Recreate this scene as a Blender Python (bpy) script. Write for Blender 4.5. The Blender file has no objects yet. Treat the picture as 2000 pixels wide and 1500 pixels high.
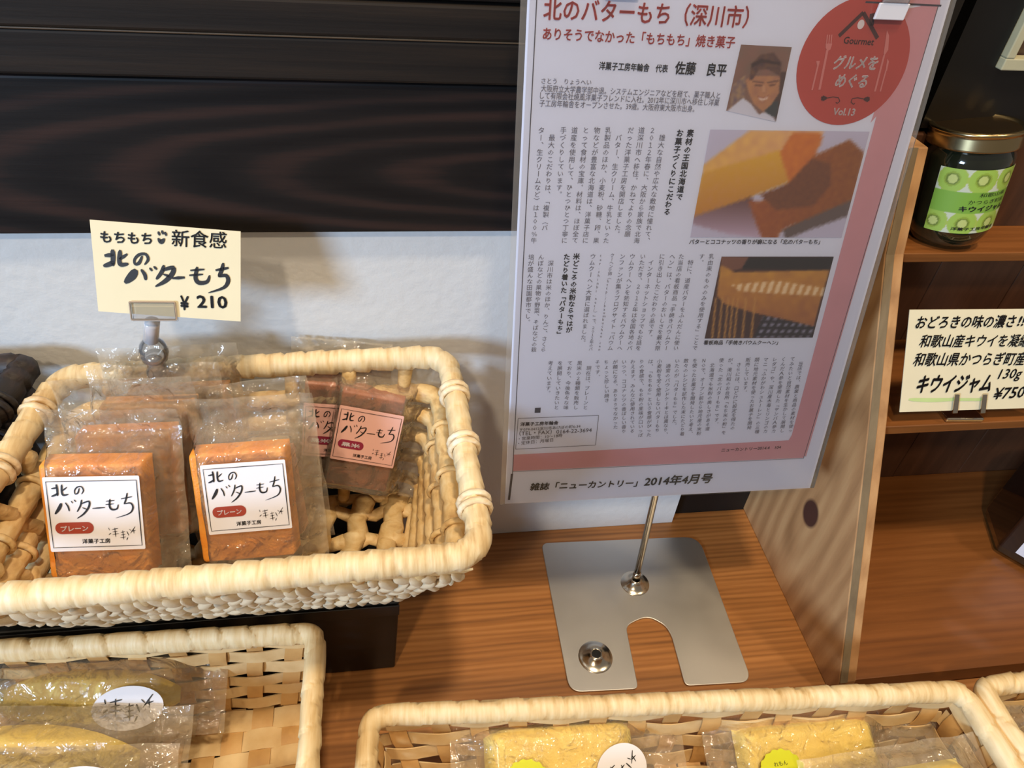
import bpy, math, random
import numpy as np
from mathutils import Vector, Matrix, noise
random.seed(7)
C = bpy.context.scene.collection
scn = bpy.context.scene
# ------------------------------------------------------------------ camera
F = 1380.0; H = 0.455
M = np.array([[0.99001701, -0.0346506, 0.13662235],
              [-0.12557647, -0.65702273, 0.7433382],
              [0.06400688, -0.75307401, -0.65481498]])   # world x,y,z axes seen from the lens (right, down, forward)
cam_d = bpy.data.cameras.new('camera'); cam = bpy.data.objects.new('camera', cam_d); C.objects.link(cam)
cam_d.sensor_width = 36; cam_d.lens = F*36/2000; cam_d.clip_start = 0.01; cam_d.clip_end = 50
mw = Matrix.Identity(4)
for r in range(3):
    mw[r][0] = M[r, 0]; mw[r][1] = -M[r, 1]; mw[r][2] = -M[r, 2]
mw.translation = (0, 0, H); cam.matrix_world = mw
scn.camera = cam
# ------------------------------------------------------------------ light
def s2l(c):
    return tuple(((v/255)/12.92 if v/255 <= .04045 else ((v/255+.055)/1.055)**2.4) for v in c)
wd = bpy.data.worlds.new('room_air'); scn.world = wd; wd.use_nodes = True
bg = wd.node_tree.nodes['Background']; bg.inputs[0].default_value = (0.90, 0.80, 0.70, 1); bg.inputs[1].default_value = 0.23
def lamp(name, kind, loc, target, energy, color, size=.1, size_y=None, spot=None):
    d = bpy.data.lights.new(name, kind); d.energy = energy; d.color = color
    if kind == 'AREA':
        d.size = size
        if size_y: d.shape = 'RECTANGLE'; d.size_y = size_y
    else:
        d.shadow_soft_size = size
    o = bpy.data.objects.new(name, d); C.objects.link(o); o.location = loc
    o.rotation_euler = (Vector(target)-Vector(loc)).to_track_quat('-Z', 'Y').to_euler()
    return o
tgt = (0.0, 0.3, 0.2)
lamp('window_daylight', 'AREA', (-1.75, -1.35, 0.86), tgt, 54, (0.50, 0.72, 1.0), .5, .5)
lamp('ceiling_lamp', 'AREA', (0.12, -0.12, 1.9), (0.1, .25, .1), 17, (1.0, 0.80, 0.55), .12)
lamp('ceiling_lamp', 'AREA', (0.95, 0.0, 1.8), (0.1, .25, .1), 7, (1.0, 0.78, 0.50), .12)
lamp('ceiling_lamp', 'AREA', (-0.5, -0.95, 1.75), (0.0, .25, .1), 14, (1.0, 0.80, 0.55), .12)
scn.view_settings.view_transform = 'Standard'; scn.view_settings.look = 'None'
scn.view_settings.gamma = 1; scn.view_settings.exposure = 0.0; scn.view_settings.use_curve_mapping = False
scn.cycles.transparent_max_bounces = 32
scn.cycles.max_bounces = 10

# ------------------------------------------------------------------ picking points of the place along sight lines (real planes only)
def ray(px, py):
    return M @ np.array([px-1000, py-750, F], float)
def hit(px, py, p0, n):
    d = ray(px, py); o = np.array([0, 0, H]); t = np.dot(n, np.array(p0)-o)/np.dot(n, d); return o+d*t
def onz(px, py, z=0.0): return hit(px, py, (0, 0, z), np.array([0, 0, 1.]))
def ony(px, py, y): return hit(px, py, (0, y, 0), np.array([0, 1., 0]))
def onx(px, py, x): return hit(px, py, (x, 0, 0), np.array([1., 0, 0]))
V = Vector
# ------------------------------------------------------------------ object helpers
def link(o, parent=None):
    C.objects.link(o)
    if parent: o.parent = parent
    return o
def thing(name, label, cat, loc=(0, 0, 0), group=None, kind=None):
    o = bpy.data.objects.new(name, None); o.empty_display_size = .02; link(o); o.location = loc
    tag(o, label, cat, group, kind); return o
def tag(o, label=None, cat=None, group=None, kind=None):
    if label: o['label'] = label
    if cat: o['category'] = cat
    if group: o['group'] = group
    if kind: o['kind'] = kind
    return o
class MB:
    def __init__(s): s.v = []; s.f = []; s.col = []
    def add(s, vs, fs, col=None):
        b = len(s.v); s.v += [tuple(p) for p in vs]; s.f += [tuple(i+b for i in f) for f in fs]
        if col is not None: s.col += col
    def box(s, x0, x1, y0, y1, z0, z1):
        s.add([(x0, y0, z0), (x1, y0, z0), (x1, y1, z0), (x0, y1, z0), (x0, y0, z1), (x1, y0, z1), (x1, y1, z1), (x0, y1, z1)],
              [(3, 2, 1, 0), (4, 5, 6, 7), (0, 1, 5, 4), (1, 2, 6, 5), (2, 3, 7, 6), (3, 0, 4, 7)])
    def prism(s, poly, d, z0=None):      # poly: list of 3D points (planar), d: extrusion vector
        n = len(poly); d = V(d)
        s.add([V(p) for p in poly]+[V(p)+d for p in poly], [tuple(range(n))[::-1], tuple(range(n, 2*n))]+[(i, (i+1) % n, n+(i+1) % n, n+i) for i in range(n)])
    def tube(s, pts, rad, segs=8, closed=False, caps=True, flat=1.0):
        n = len(pts); pts = [V(p) for p in pts]; rings = []; up = None
        for i in range(n):
            a = pts[(i-1) % n] if (closed or i > 0) else pts[i]; b = pts[(i+1) % n] if (closed or i < n-1) else pts[i]
            t = (b-a).normalized()
            if up is None:
                up = V((0, 0, 1)) if abs(t.z) < .9 else V((0, 1, 0))
            if closed: up = V((0, 0, 1))
            sd = t.cross(up).normalized(); u2 = sd.cross(t).normalized()
            if not closed: up = u2
            ring = []
            for k in range(segs):
                th = 2*math.pi*k/segs; r = rad(i, th) if callable(rad) else rad
                ring.append(pts[i]+sd*math.cos(th)*r+u2*math.sin(th)*r*flat)
            rings.append(ring)
        vs = [p for r in rings for p in r]; fs = []
        m = n if closed else n-1
        for i in range(m):
            j = (i+1) % n
            for k in range(segs):
                l = (k+1) % segs; fs.append((i*segs+k, i*segs+l, j*segs+l, j*segs+k))
        if not closed and caps:
            fs += [tuple(range(segs))[::-1], tuple((n-1)*segs+k for k in range(segs))]
        s.add(vs, fs)
    def lathe(s, prof, segs=40, mat=None, phase=0):
        mat = mat or Matrix.Identity(4); n = len(prof); vs = []
        for (r, z) in prof:
            for k in range(segs):
                a = 2*math.pi*k/segs+phase; vs.append(mat @ V((r*math.cos(a), r*math.sin(a), z)))
        fs = []
        for i in range(n-1):
            for k in range(segs):
                l = (k+1) % segs; fs.append((i*segs+k, i*segs+l, (i+1)*segs+l, (i+1)*segs+k))
        s.add(vs, fs)
    def grid(s, fn, nu, nv, colfn=None):
        vs = []; col = []
        for j in range(nv+1):
            for i in range(nu+1):
                vs.append(fn(i/nu, j/nv))
                if colfn: col.append(colfn(i/nu, j/nv))
        fs = [(j*(nu+1)+i, j*(nu+1)+i+1, (j+1)*(nu+1)+i+1, (j+1)*(nu+1)+i) for j in range(nv) for i in range(nu)]
        s.add(vs, fs, col if colfn else None)
    def mesh(s, name, mat=None, smooth=False, angle=None):
        me = bpy.data.meshes.new(name); me.from_pydata(s.v, [], s.f)
        if mat: me.materials.append(mat)
        if s.col:
            ca = me.color_attributes.new('Col', 'FLOAT_COLOR', 'POINT')
            ca.data.foreach_set('color', [x for c in s.col for x in (*s2l(c), 1.0)])
        if smooth: me.shade_smooth()
        if angle is not None:
            me.shade_smooth(); me.set_sharp_from_angle(angle=math.radians(angle))
        me.update(); return me
    def build(s, name, mat=None, parent=None, smooth=False, angle=None, bevel=0, bsegs=2):
        o = bpy.data.objects.new(name, s.mesh(name, mat, smooth, angle)); link(o, parent)
        if parent is not None:
            o.matrix_parent_inverse = parent_world(parent).inverted()
        if bevel:
            b = o.modifiers.new('soft_edge', 'BEVEL'); b.width = bevel; b.segments = bsegs; b.limit_method = 'ANGLE'
        return o
def parent_world(p):
    m = Matrix.Identity(4)
    while p is not None:
        m = p.matrix_parent_inverse @ Matrix.LocRotScale(p.location, p.rotation_euler, p.scale) @ m if p.parent else Matrix.LocRotScale(p.location, p.rotation_euler, p.scale) @ m
        p = p.parent
    return m
def put(name, me, mat_world, parent):
    o = bpy.data.objects.new(name, me); link(o, parent); o.matrix_parent_inverse = parent_world(parent).inverted()
    o.matrix_basis = mat_world; return o
# ------------------------------------------------------------------ materials
def newmat(name):
    m = bpy.data.materials.new(name); m.use_nodes = True; nt = m.node_tree
    return m, nt, nt.nodes['Principled BSDF']
def plain(name, c, rough=.5, metal=0, spec=.5, noise_amt=.06, nscale=60, bump=0, coat=0, bscale=None):
    m, nt, b = newmat(name); N = nt.nodes; L = nt.links
    b.inputs['Roughness'].default_value = rough; b.inputs['Metallic'].default_value = metal
    b.inputs['Specular IOR Level'].default_value = spec; b.inputs['Coat Weight'].default_value = coat
    tc = N.new('ShaderNodeTexCoord'); nz = N.new('ShaderNodeTexNoise'); nz.inputs['Scale'].default_value = nscale; nz.inputs['Detail'].default_value = 6
    L.new(tc.outputs['Object'], nz.inputs['Vector'])
    r = N.new('ShaderNodeValToRGB'); L.new(nz.outputs['Fac'], r.inputs[0])
    lc = s2l(c)
    r.color_ramp.elements[0].position = .3; r.color_ramp.elements[1].position = .7
    r.color_ramp.elements[0].color = (*[x*(1-noise_amt) for x in lc], 1); r.color_ramp.elements[1].color = (*[min(1, x*(1+noise_amt)) for x in lc], 1)
    L.new(r.outputs[0], b.inputs['Base Color'])
    if bump:
        n2 = N.new('ShaderNodeTexNoise'); n2.inputs['Scale'].default_value = bscale or nscale*3; n2.inputs['Detail'].default_value = 5
        L.new(tc.outputs['Object'], n2.inputs['Vector'])
        bp = N.new('ShaderNodeBump'); bp.inputs['Strength'].default_value = bump; bp.inputs['Distance'].default_value = .001
        L.new(n2.outputs['Fac'], bp.inputs['Height']); L.new(bp.outputs[0], b.inputs['Normal'])
    return m
def wood(name, cols, stretch, rough=.45, wave=None, bump=.25, dist=6.0, fine=.35, knots=()):
    """grain: long noise along one axis plus broad rings; stretch = coordinate scale per axis"""
    m, nt, b = newmat(name); N = nt.nodes; L = nt.links
    b.inputs['Roughness'].default_value = rough
    tc = N.new('ShaderNodeTexCoord'); src = tc.outputs['Object']
    for (kp, kr) in knots:           # bend the grain round each knot
        vd = N.new('ShaderNodeVectorMath'); vd.operation = 'DISTANCE'; L.new(src, vd.inputs[0]); vd.inputs[1].default_value = kp
    mp = N.new('ShaderNodeMapping'); mp.inputs['Scale'].default_value = stretch; L.new(src, mp.inputs['Vector'])
    n1 = N.new('ShaderNodeTexNoise'); n1.inputs['Scale'].default_value = 1; n1.inputs['Detail'].default_value = 8; n1.inputs['Roughness'].default_value = .65
    n1.inputs['Distortion'].default_value = .3
    L.new(mp.outputs[0], n1.inputs['Vector'])
    src2 = n1.outputs['Fac']
    if wave:
        mp2 = N.new('ShaderNodeMapping'); mp2.inputs['Location'].default_value = wave[0]; mp2.inputs['Scale'].default_value = wave[1]
        mp2.vector_type = 'TEXTURE' if False else 'POINT'
        L.new(src, mp2.inputs['Vector'])
        wv = N.new('ShaderNodeTexWave'); wv.wave_type = 'RINGS'; wv.rings_direction = wave[2]; wv.inputs['Scale'].default_value = wave[3]
        wv.inputs['Distortion'].default_value = dist; wv.inputs['Detail'].default_value = 3; wv.inputs['Detail Scale'].default_value = 1.2; wv.inputs['Detail Roughness'].default_value = .55
        L.new(mp2.outputs[0], wv.inputs['Vector'])
        mx = N.new('ShaderNodeMix'); mx.data_type = 'FLOAT'; mx.inputs[0].default_value = 1-fine
        L.new(n1.outputs['Fac'], mx.inputs[2]); L.new(wv.outputs['Fac'], mx.inputs[3]); src2 = mx.outputs[0]
    r = N.new('ShaderNodeValToRGB'); L.new(src2, r.inputs[0]); e = r.color_ramp.elements
    k = len(cols)
    while len(e) < k: e.new(.5)
    for i, (p, c) in enumerate(cols):
        e[i].position = p; e[i].color = (*s2l(c), 1)
    out = r.outputs[0]
    for (kp, kr) in knots:
        vd = N.new('ShaderNodeVectorMath'); vd.operation = 'MULTIPLY'
        sb = N.new('ShaderNodeVectorMath'); sb.operation = 'SUBTRACT'; L.new(tc.outputs['Object'], sb.inputs[0]); sb.inputs[1].default_value = kp
        L.new(sb.outputs[0], vd.inputs[0]); vd.inputs[1].default_value = (1/kr[0], 1/kr[1], 1/kr[2])
        ln = N.new('ShaderNodeVectorMath'); ln.operation = 'LENGTH'; L.new(vd.outputs[0], ln.inputs[0])
        kr_ = N.new('ShaderNodeValToRGB'); L.new(ln.outputs['Value'], kr_.inputs[0]); ke = kr_.color_ramp.elements
        ke[0].position = .32; ke[0].color = (1, 1, 1, 1); ke[1].position = .42; ke[1].color = (0, 0, 0, 1)
        mc = N.new('ShaderNodeMix'); mc.data_type = 'RGBA'; L.new(kr_.outputs[0], mc.inputs[0]); L.new(out, mc.inputs[6]); mc.inputs[7].default_value = (*s2l((72, 42, 34)), 1)
        out = mc.outputs[2]
    L.new(out, b.inputs['Base Color'])
    bp = N.new('ShaderNodeBump'); bp.inputs['Strength'].default_value = bump; bp.inputs['Distance'].default_value = .0006
    L.new(n1.outputs['Fac'], bp.inputs['Height']); L.new(bp.outputs[0], b.inputs['Normal'])
    return m
def fibre(name, c1, c2, c3, sc=(90, 90, 420), rough=.55):
    m, nt, b = newmat(name); N = nt.nodes; L = nt.links
    b.inputs['Roughness'].default_value = rough
    tc = N.new('ShaderNodeTexCoord')
    mp = N.new('ShaderNodeMapping'); mp.inputs['Scale'].default_value = sc; mp.inputs['Rotation'].default_value = (.2, .3, .15); L.new(tc.outputs['Object'], mp.inputs[0])
    n1 = N.new('ShaderNodeTexNoise'); n1.inputs['Scale'].default_value = 1; n1.inputs['Detail'].default_value = 7; L.new(mp.outputs[0], n1.inputs['Vector'])
    n2 = N.new('ShaderNodeTexNoise'); n2.inputs['Scale'].default_value = 28; n2.inputs['Detail'].default_value = 2; L.new(tc.outputs['Object'], n2.inputs['Vector'])
    r = N.new('ShaderNodeValToRGB'); e = r.color_ramp.elements; e.new(.5)
    for i, (p, c) in enumerate(((.28, c3), (.48, c2), (.68, c1))): e[i].position = p; e[i].color = (*s2l(c), 1)
    ad = N.new('ShaderNodeMix'); ad.data_type = 'FLOAT'; ad.inputs[0].default_value = .45; L.new(n1.outputs['Fac'], ad.inputs[2]); L.new(n2.outputs['Fac'], ad.inputs[3])
    L.new(ad.outputs[0], r.inputs[0]); L.new(r.outputs[0], b.inputs['Base Color'])
    bp = N.new('ShaderNodeBump'); bp.inputs['Strength'].default_value = .5; bp.inputs['Distance'].default_value = .0008
    L.new(n1.outputs['Fac'], bp.inputs['Height']); L.new(bp.outputs[0], b.inputs['Normal'])
    return m
def film(name, haze=.10, tint=(1, 1, 1), rough=.06, bump=.5, scale=70, hazec=(235, 228, 222), spec=1.0):
    """cellophane: see-through sheet, faint milky veil, sharp gloss over a crinkled surface"""
    m = bpy.data.materials.new(name); m.use_nodes = True; nt = m.node_tree; N = nt.nodes; L = nt.links
    N.clear(); out = N.new('ShaderNodeOutputMaterial')
    tr = N.new('ShaderNodeBsdfTransparent'); tr.inputs[0].default_value = (*tint, 1)
    df = N.new('ShaderNodeBsdfDiffuse'); df.inputs[0].default_value = (*s2l(hazec), 1)
    gl = N.new('ShaderNodeBsdfGlossy'); gl.inputs['Roughness'].default_value = rough
    m1 = N.new('ShaderNodeMixShader'); m1.inputs[0].default_value = haze; L.new(tr.outputs[0], m1.inputs[1]); L.new(df.outputs[0], m1.inputs[2])
    fr = N.new('ShaderNodeFresnel'); fr.inputs['IOR'].default_value = 1.45
    mu = N.new('ShaderNodeMath'); mu.operation = 'MULTIPLY'; mu.inputs[1].default_value = spec; mu.use_clamp = True; L.new(fr.outputs[0], mu.inputs[0])
    m2 = N.new('ShaderNodeMixShader'); L.new(mu.outputs[0], m2.inputs[0]); L.new(m1.outputs[0], m2.inputs[1]); L.new(gl.outputs[0], m2.inputs[2])
    if bump:
        tc = N.new('ShaderNodeTexCoord'); nz = N.new('ShaderNodeTexNoise'); nz.inputs['Scale'].default_value = scale; nz.inputs['Detail'].default_value = 3; nz.inputs['Distortion'].default_value = 1.2
        L.new(tc.outputs['Object'], nz.inputs['Vector'])
        bp = N.new('ShaderNodeBump'); bp.inputs['Strength'].default_value = bump; bp.inputs['Distance'].default_value = .004
        L.new(nz.outputs['Fac'], bp.inputs['Height'])
        for q in (gl, fr): L.new(bp.outputs[0], q.inputs['Normal'])
    L.new(m2.outputs[0], out.inputs[0]); return m
def vcol(name, rough=.6, coat=0, bump=0):
    m, nt, b = newmat(name); N = nt.nodes; L = nt.links
    a = N.new('ShaderNodeAttribute'); a.attribute_name = 'Col'; L.new(a.outputs['Color'], b.inputs['Base Color'])
    b.inputs['Roughness'].default_value = rough; b.inputs['Coat Weight'].default_value = coat
    if bump:
        tc = N.new('ShaderNodeTexCoord'); nz = N.new('ShaderNodeTexNoise'); nz.inputs['Scale'].default_value = 900; L.new(tc.outputs['Object'], nz.inputs['Vector'])
        bp = N.new('ShaderNodeBump'); bp.inputs['Strength'].default_value = bump; bp.inputs['Distance'].default_value = .0005
        L.new(nz.outputs['Fac'], bp.inputs['Height']); L.new(bp.outputs[0], b.inputs['Normal'])
    return m
mt = {}
mt['table'] = wood('table_wood', [(.25, (116, 74, 38)), (.5, (158, 104, 54)), (.75, (182, 126, 72))], (4, 150, 150), rough=.42,
                   wave=((0, 0, 0), (.8, 7, 7), 'X', 11.0), dist=4, fine=.86)
KNOT = tuple(onx(1583, 1003, .2697))
mt['pine'] = wood('side_wood', [(.2, (140, 100, 64)), (.5, (180, 136, 92)), (.8, (206, 164, 116))], (60, 60, 6), rough=.5,
                  wave=((0, -KNOT[1]*8, -KNOT[2]*2.2), (0, 8, 2.2), 'SPHERICAL', 3.0), dist=3.0, fine=.80,
                  knots=((KNOT, (.02, .024, .030)),))
mt['edge'] = wood('edge_wood', [(.2, (100, 84, 64)), (.5, (120, 104, 80)), (.8, (136, 118, 92))], (90, 60, 8), rough=.6)
mt['shelf'] = wood('shelf_wood', [(.22, (98, 56, 22)), (.5, (124, 74, 32)), (.8, (142, 88, 44))], (5, 120, 120), rough=.42,
                   wave=((0, 0, 0), (1, 6, 6), 'X', 8.0), dist=4, fine=.9)  # tones lowered so the boards carry some of the compartments' shade
mt['back'] = wood('shelf_back_wood', [(.22, (52, 32, 20)), (.5, (78, 48, 30)), (.8, (100, 64, 42))], (60, 60, 7), rough=.5)  # darkened in colour to deepen the shade at the back of the compartments
mt['dark'] = wood('dark_plank_wood', [(.25, (20, 17, 17)), (.5, (29, 25, 24)), (.75, (52, 37, 33))], (5, 110, 110), rough=.5,
                  wave=((-.15, 0, -.300*11), (1.5, 0, 11), 'SPHERICAL', 3.2), dist=2.2, fine=.66, bump=.3)
for q_ in ('dark',): mt[q_].node_tree.nodes['Principled BSDF'].inputs['Specular IOR Level'].default_value = .22
mt['dark2'] = wood('dark_plank_wood_upper', [(.25, (20, 17, 16)), (.5, (30, 25, 22)), (.85, (48, 38, 30))], (4, 150, 150), rough=.6, bump=.4)
mt['dark2'].node_tree.nodes['Principled BSDF'].inputs['Specular IOR Level'].default_value = .2
mt['black'] = plain('black_board', (9, 9, 9), .4, noise_amt=.3, nscale=40, bump=.1)
mt['blackwall'] = plain('black_panel', (13, 12, 12), .6, noise_amt=.25, nscale=20)
mt['plaster'] = plain('white_plaster', (212, 212, 212), .75, noise_amt=.03, nscale=14, bump=.45, bscale=160)
mt['wicker'] = fibre('pale_wicker', (242, 226, 190), (228, 202, 154), (188, 150, 98), sc=(420, 60, 60))
mt['wicker_in'] = fibre('golden_wicker', (234, 210, 162), (218, 184, 126), (172, 130, 78), sc=(160, 160, 420))
mt['braid'] = fibre('braided_fibre', (248, 238, 218), (234, 212, 174), (196, 160, 112), sc=(160, 160, 300))
mt['splint'] = fibre('flat_splint', (236, 212, 166), (218, 186, 134), (186, 146, 92), sc=(60, 60, 60))
mt['splint2'] = fibre('flat_splint_tan', (218, 180, 122), (202, 158, 98), (170, 124, 70), sc=(60, 60, 60))
mt['rim'] = fibre('wrapped_rim', (240, 222, 182), (228, 200, 150), (200, 164, 108), sc=(420, 50, 50))
mt['darkwicker'] = fibre('dark_wicker', (62, 46, 38), (36, 28, 25), (16, 13, 12))
mt['steel'] = None
def steel():
    m, nt, b = newmat('brushed_steel'); N = nt.nodes; L = nt.links
    b.inputs['Metallic'].default_value = 1; b.inputs['Base Color'].default_value = (*s2l((204, 201, 196)), 1)
    tc = N.new('ShaderNodeTexCoord'); nz = N.new('ShaderNodeTexNoise'); nz.inputs['Scale'].default_value = 30; nz.inputs['Detail'].default_value = 6
    L.new(tc.outputs['Object'], nz.inputs['Vector'])
    mr = N.new('ShaderNodeMapRange'); mr.inputs[3].default_value = .38; mr.inputs[4].default_value = .52; L.new(nz.outputs['Fac'], mr.inputs[0]); L.new(mr.outputs[0], b.inputs['Roughness'])
    return m
mt['steel'] = steel()
mt['chrome'] = plain('polished_steel', (205, 196, 180), .18, metal=1, noise_amt=.03)
mt['gold'] = plain('gold_lid', (176, 156, 116), .25, metal=1, noise_amt=.05)
mt['goldtop'] = plain('gold_lid_top', (150, 122, 84), .3, metal=1, noise_amt=.05)  # browner than the lid ring: a dark reflection put into the colour
mt['white'] = plain('white_paper', (228, 226, 232), .55, noise_amt=.01)
mt['poster'] = plain('poster_paper', (228, 231, 250), .5, noise_amt=.01)
mt['cream'] = plain('cream_card', (222, 212, 180), .6, noise_amt=.02)
mt['pinklabel'] = plain('pink_label_paper', (226, 176, 164), .5, noise_amt=.01)
mt['ink'] = plain('black_ink', (22, 18, 20), .5, noise_amt=.05)
mt['greyink'] = plain('grey_print', (104, 100, 112), .6, noise_amt=.05)
mt['midink'] = plain('dark_grey_print', (62, 58, 70), .6, noise_amt=.05)
mt['redink'] = plain('red_print', (196, 74, 70), .6, noise_amt=.03)
mt['brownred'] = plain('brown_red_badge', (160, 62, 46), .5, noise_amt=.03)
mt['winered'] = plain('wine_badge', (140, 34, 62), .5, noise_amt=.03)
mt['pinkband'] = plain('pink_print', (214, 156, 166), .55, noise_amt=.03)
mt['emblem'] = plain('red_emblem', (190, 76, 68), .5, noise_amt=.05, nscale=25)
mt['forkpink'] = plain('faded_pink_print', (214, 130, 126), .55, noise_amt=.03)
mt['whiteink'] = plain('white_print', (232, 222, 226), .55, noise_amt=.01)
mt['lemon'] = plain('round_sticker', (216, 222, 40), .45, noise_amt=.03)
mt['greenmark'] = plain('green_marker', (188, 208, 140), .6, noise_amt=.05)
mt['photo'] = vcol('photo_print', .5)
mt['cakecol'] = vcol('cake_crumb', .5, coat=.15, bump=.5)
mt['film'] = film('clear_film', .11, rough=.055, bump=1.0, scale=85, spec=1.7, hazec=(255, 240, 214))
mt['filmflat'] = film('laminate_film', .03, rough=.12, bump=0, spec=.8)
mt['filmflat2'] = film('laminate_margin', .10, rough=.12, bump=0, spec=1.2)
mt['acrylic2'] = film('clip_acrylic', .05, rough=.05, bump=0, spec=1.0)
mt['acrylic'] = film('clear_acrylic', .16, rough=.05, bump=0, spec=2.5, hazec=(240, 236, 236))
mt['acrylicw'] = plain('milky_acrylic', (226, 222, 224), .2, noise_amt=.02, coat=.5)
mt['jam'] = plain('dark_jam_glass', (22, 26, 16), .08, noise_amt=.3, nscale=90, coat=1.0, bump=.05)
mt['bottle'] = plain('dark_bottle_glass', (20, 12, 10), .08, noise_amt=.2, coat=1.0)

# ------------------------------------------------------------------ lettering
_g = {}
def glyph(s, off=0.0, res=2):
    k = (s, off, res)
    if off > .009 and k not in _g:
        v, f = glyph(s, 0.0, res); n = len(v); vs = []; fs = []; d = off
        for i, (dx, dy) in enumerate(((-d, 0), (d, 0), (0, d), (0, -d))):
            vs.append(v+np.array([dx, dy])); fs += [tuple(q+i*n for q in p) for p in f]
        _g[k] = (np.vstack(vs), fs) if n else (v, f)
    if off <= .009: off = 0.0; k = (s, off, res)
    if k not in _g:
        c = bpy.data.curves.new('t', 'FONT'); c.body = s; c.size = 1; c.resolution_u = res; c.offset = off
        o = bpy.data.objects.new('t', c); me = bpy.data.meshes.new_from_object(o)
        v = np.zeros(len(me.vertices)*3); me.vertices.foreach_get('co', v); v = v.reshape(-1, 3)[:, :2].copy()
        f = [tuple(p.vertices) for p in me.polygons]
        bpy.data.objects.remove(o); bpy.data.curves.remove(c); bpy.data.meshes.remove(me)
        _g[k] = (v, f)
    return _g[k]
class Face:
    """a flat printed face: origin, right, up, normal; points (u, v) in metres"""
    def __init__(s, o, x, y): s.o = V(o); s.x = V(x).normalized(); s.y = V(y).normalized(); s.n = s.x.cross(s.y).normalized()
    def p(s, u, v, h=0): return s.o+s.x*u+s.y*v+s.n*h
    def uv(s, px, py):
        q = V(hit(px, py, s.o, np.array(s.n)))-s.o; return q.dot(s.x), q.dot(s.y)
def line(mb, face, text, p0, p1, off=0.0, h=.0002, hs=1.0, res=2, shear=0, height=None):
    """text whose ink runs from p0 to p1 (bottom left to bottom right, face units)"""
    v, f = glyph(text, off, res)
    if not len(v): return
    x0, x1 = v[:, 0].min(), v[:, 0].max(); d = V((p1[0]-p0[0], p1[1]-p0[1])); k = d.length/(x1-x0); ex = d.normalized(); ey = V((-ex.y, ex.x))
    y0 = v[:, 1].min(); ks = (height/(v[:, 1].max()-y0)) if height else k*hs
    vs = []
    for a, b in v:
        xx = (a-x0)*k+shear*(b-y0)*ks; yy = (b-y0)*ks; vs.append(face.p(p0[0]+ex.x*xx+ey.x*yy, p0[1]+ex.y*xx+ey.y*yy, h))
    mb.add(vs, f)
def column(mb, face, text, top, bot, cell=None, off=0.0, h=.0002, size=None, n=None):
    """vertical setting, top to bottom; n = number of cells between top and bot"""
    n = n or len(text); d = V((bot[0]-top[0], bot[1]-top[1]))/n; size = size or d.length*.96
    for i, ch in enumerate(text):
        if ch in ' 　': continue
        v, f = glyph(ch, off, 1); c = V(top)+d*(i+.5); vs = []
        for a, b in v:
            x, y = a-.5, b-.38
            if ch in 'ー（）「」〜()': x, y = (b-.38), -(a-.5)
            if ch in '、。': x += .6; y += .6
            vs.append(face.p(c.x+x*size, c.y+y*size, h))
        mb.add(vs, f)
def brush(mb, face, pts, h=.0002, tf=None):
    """one pen stroke: list of (x, y, width)"""
    P = [V(p) for p in pts]
    out = []
    n = len(P)
    for i in range(n-1):
        a = P[max(0, i-1)]; b = P[i]; c = P[i+1]; d = P[min(n-1, i+2)]
        for t in (0, .25, .5, .75) if n > 2 else (0, .5):
            out.append(.5*((2*b)+(c-a)*t+(2*a-5*b+4*c-d)*t*t+(3*b-a-3*c+d)*t**3))
    out.append(P[-1]); n = len(out); L, R = [], []
    for i, q in enumerate(out):
        t = (out[min(n-1, i+1)]-out[max(0, i-1)]); t = V((t.x, t.y)).normalized(); nn = V((-t.y, t.x)); w = q.z/2
        e = t*w*.5*(-1 if i == 0 else (1 if i == n-1 else 0))
        L.append((q.x+e.x+nn.x*w*(.55 if i in (0, n-1) else 1), q.y+e.y+nn.y*w*(.55 if i in (0, n-1) else 1))); R.append((q.x+e.x-nn.x*w*(.55 if i in (0, n-1) else 1), q.y+e.y-nn.y*w*(.55 if i in (0, n-1) else 1)))
    vs = [face.p(*(tf(*p) if tf else p), h) for p in L+R]
    mb.add(vs, [(i, i+1, n+i+1, n+i) for i in range(n-1)])
def rrect(x0, x1, y0, y1, r, k=6):
    o = []
    for cx, cy, a0 in ((x1-r, y1-r, 0), (x0+r, y1-r, 90), (x0+r, y0+r, 180), (x1-r, y0+r, 270)):
        for i in range(k+1):
            a = math.radians(a0+90*i/k); o.append((cx+r*math.cos(a), cy+r*math.sin(a)))
    return o
def flat(mb, face, poly, h=.0001):
    vs = [face.p(*p, h) for p in poly]; mb.add(vs, [tuple(range(len(vs)))])
def sheet(mb, face, poly, th):
    mb.prism([face.p(*p, -th) for p in poly], face.n*th)
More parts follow.
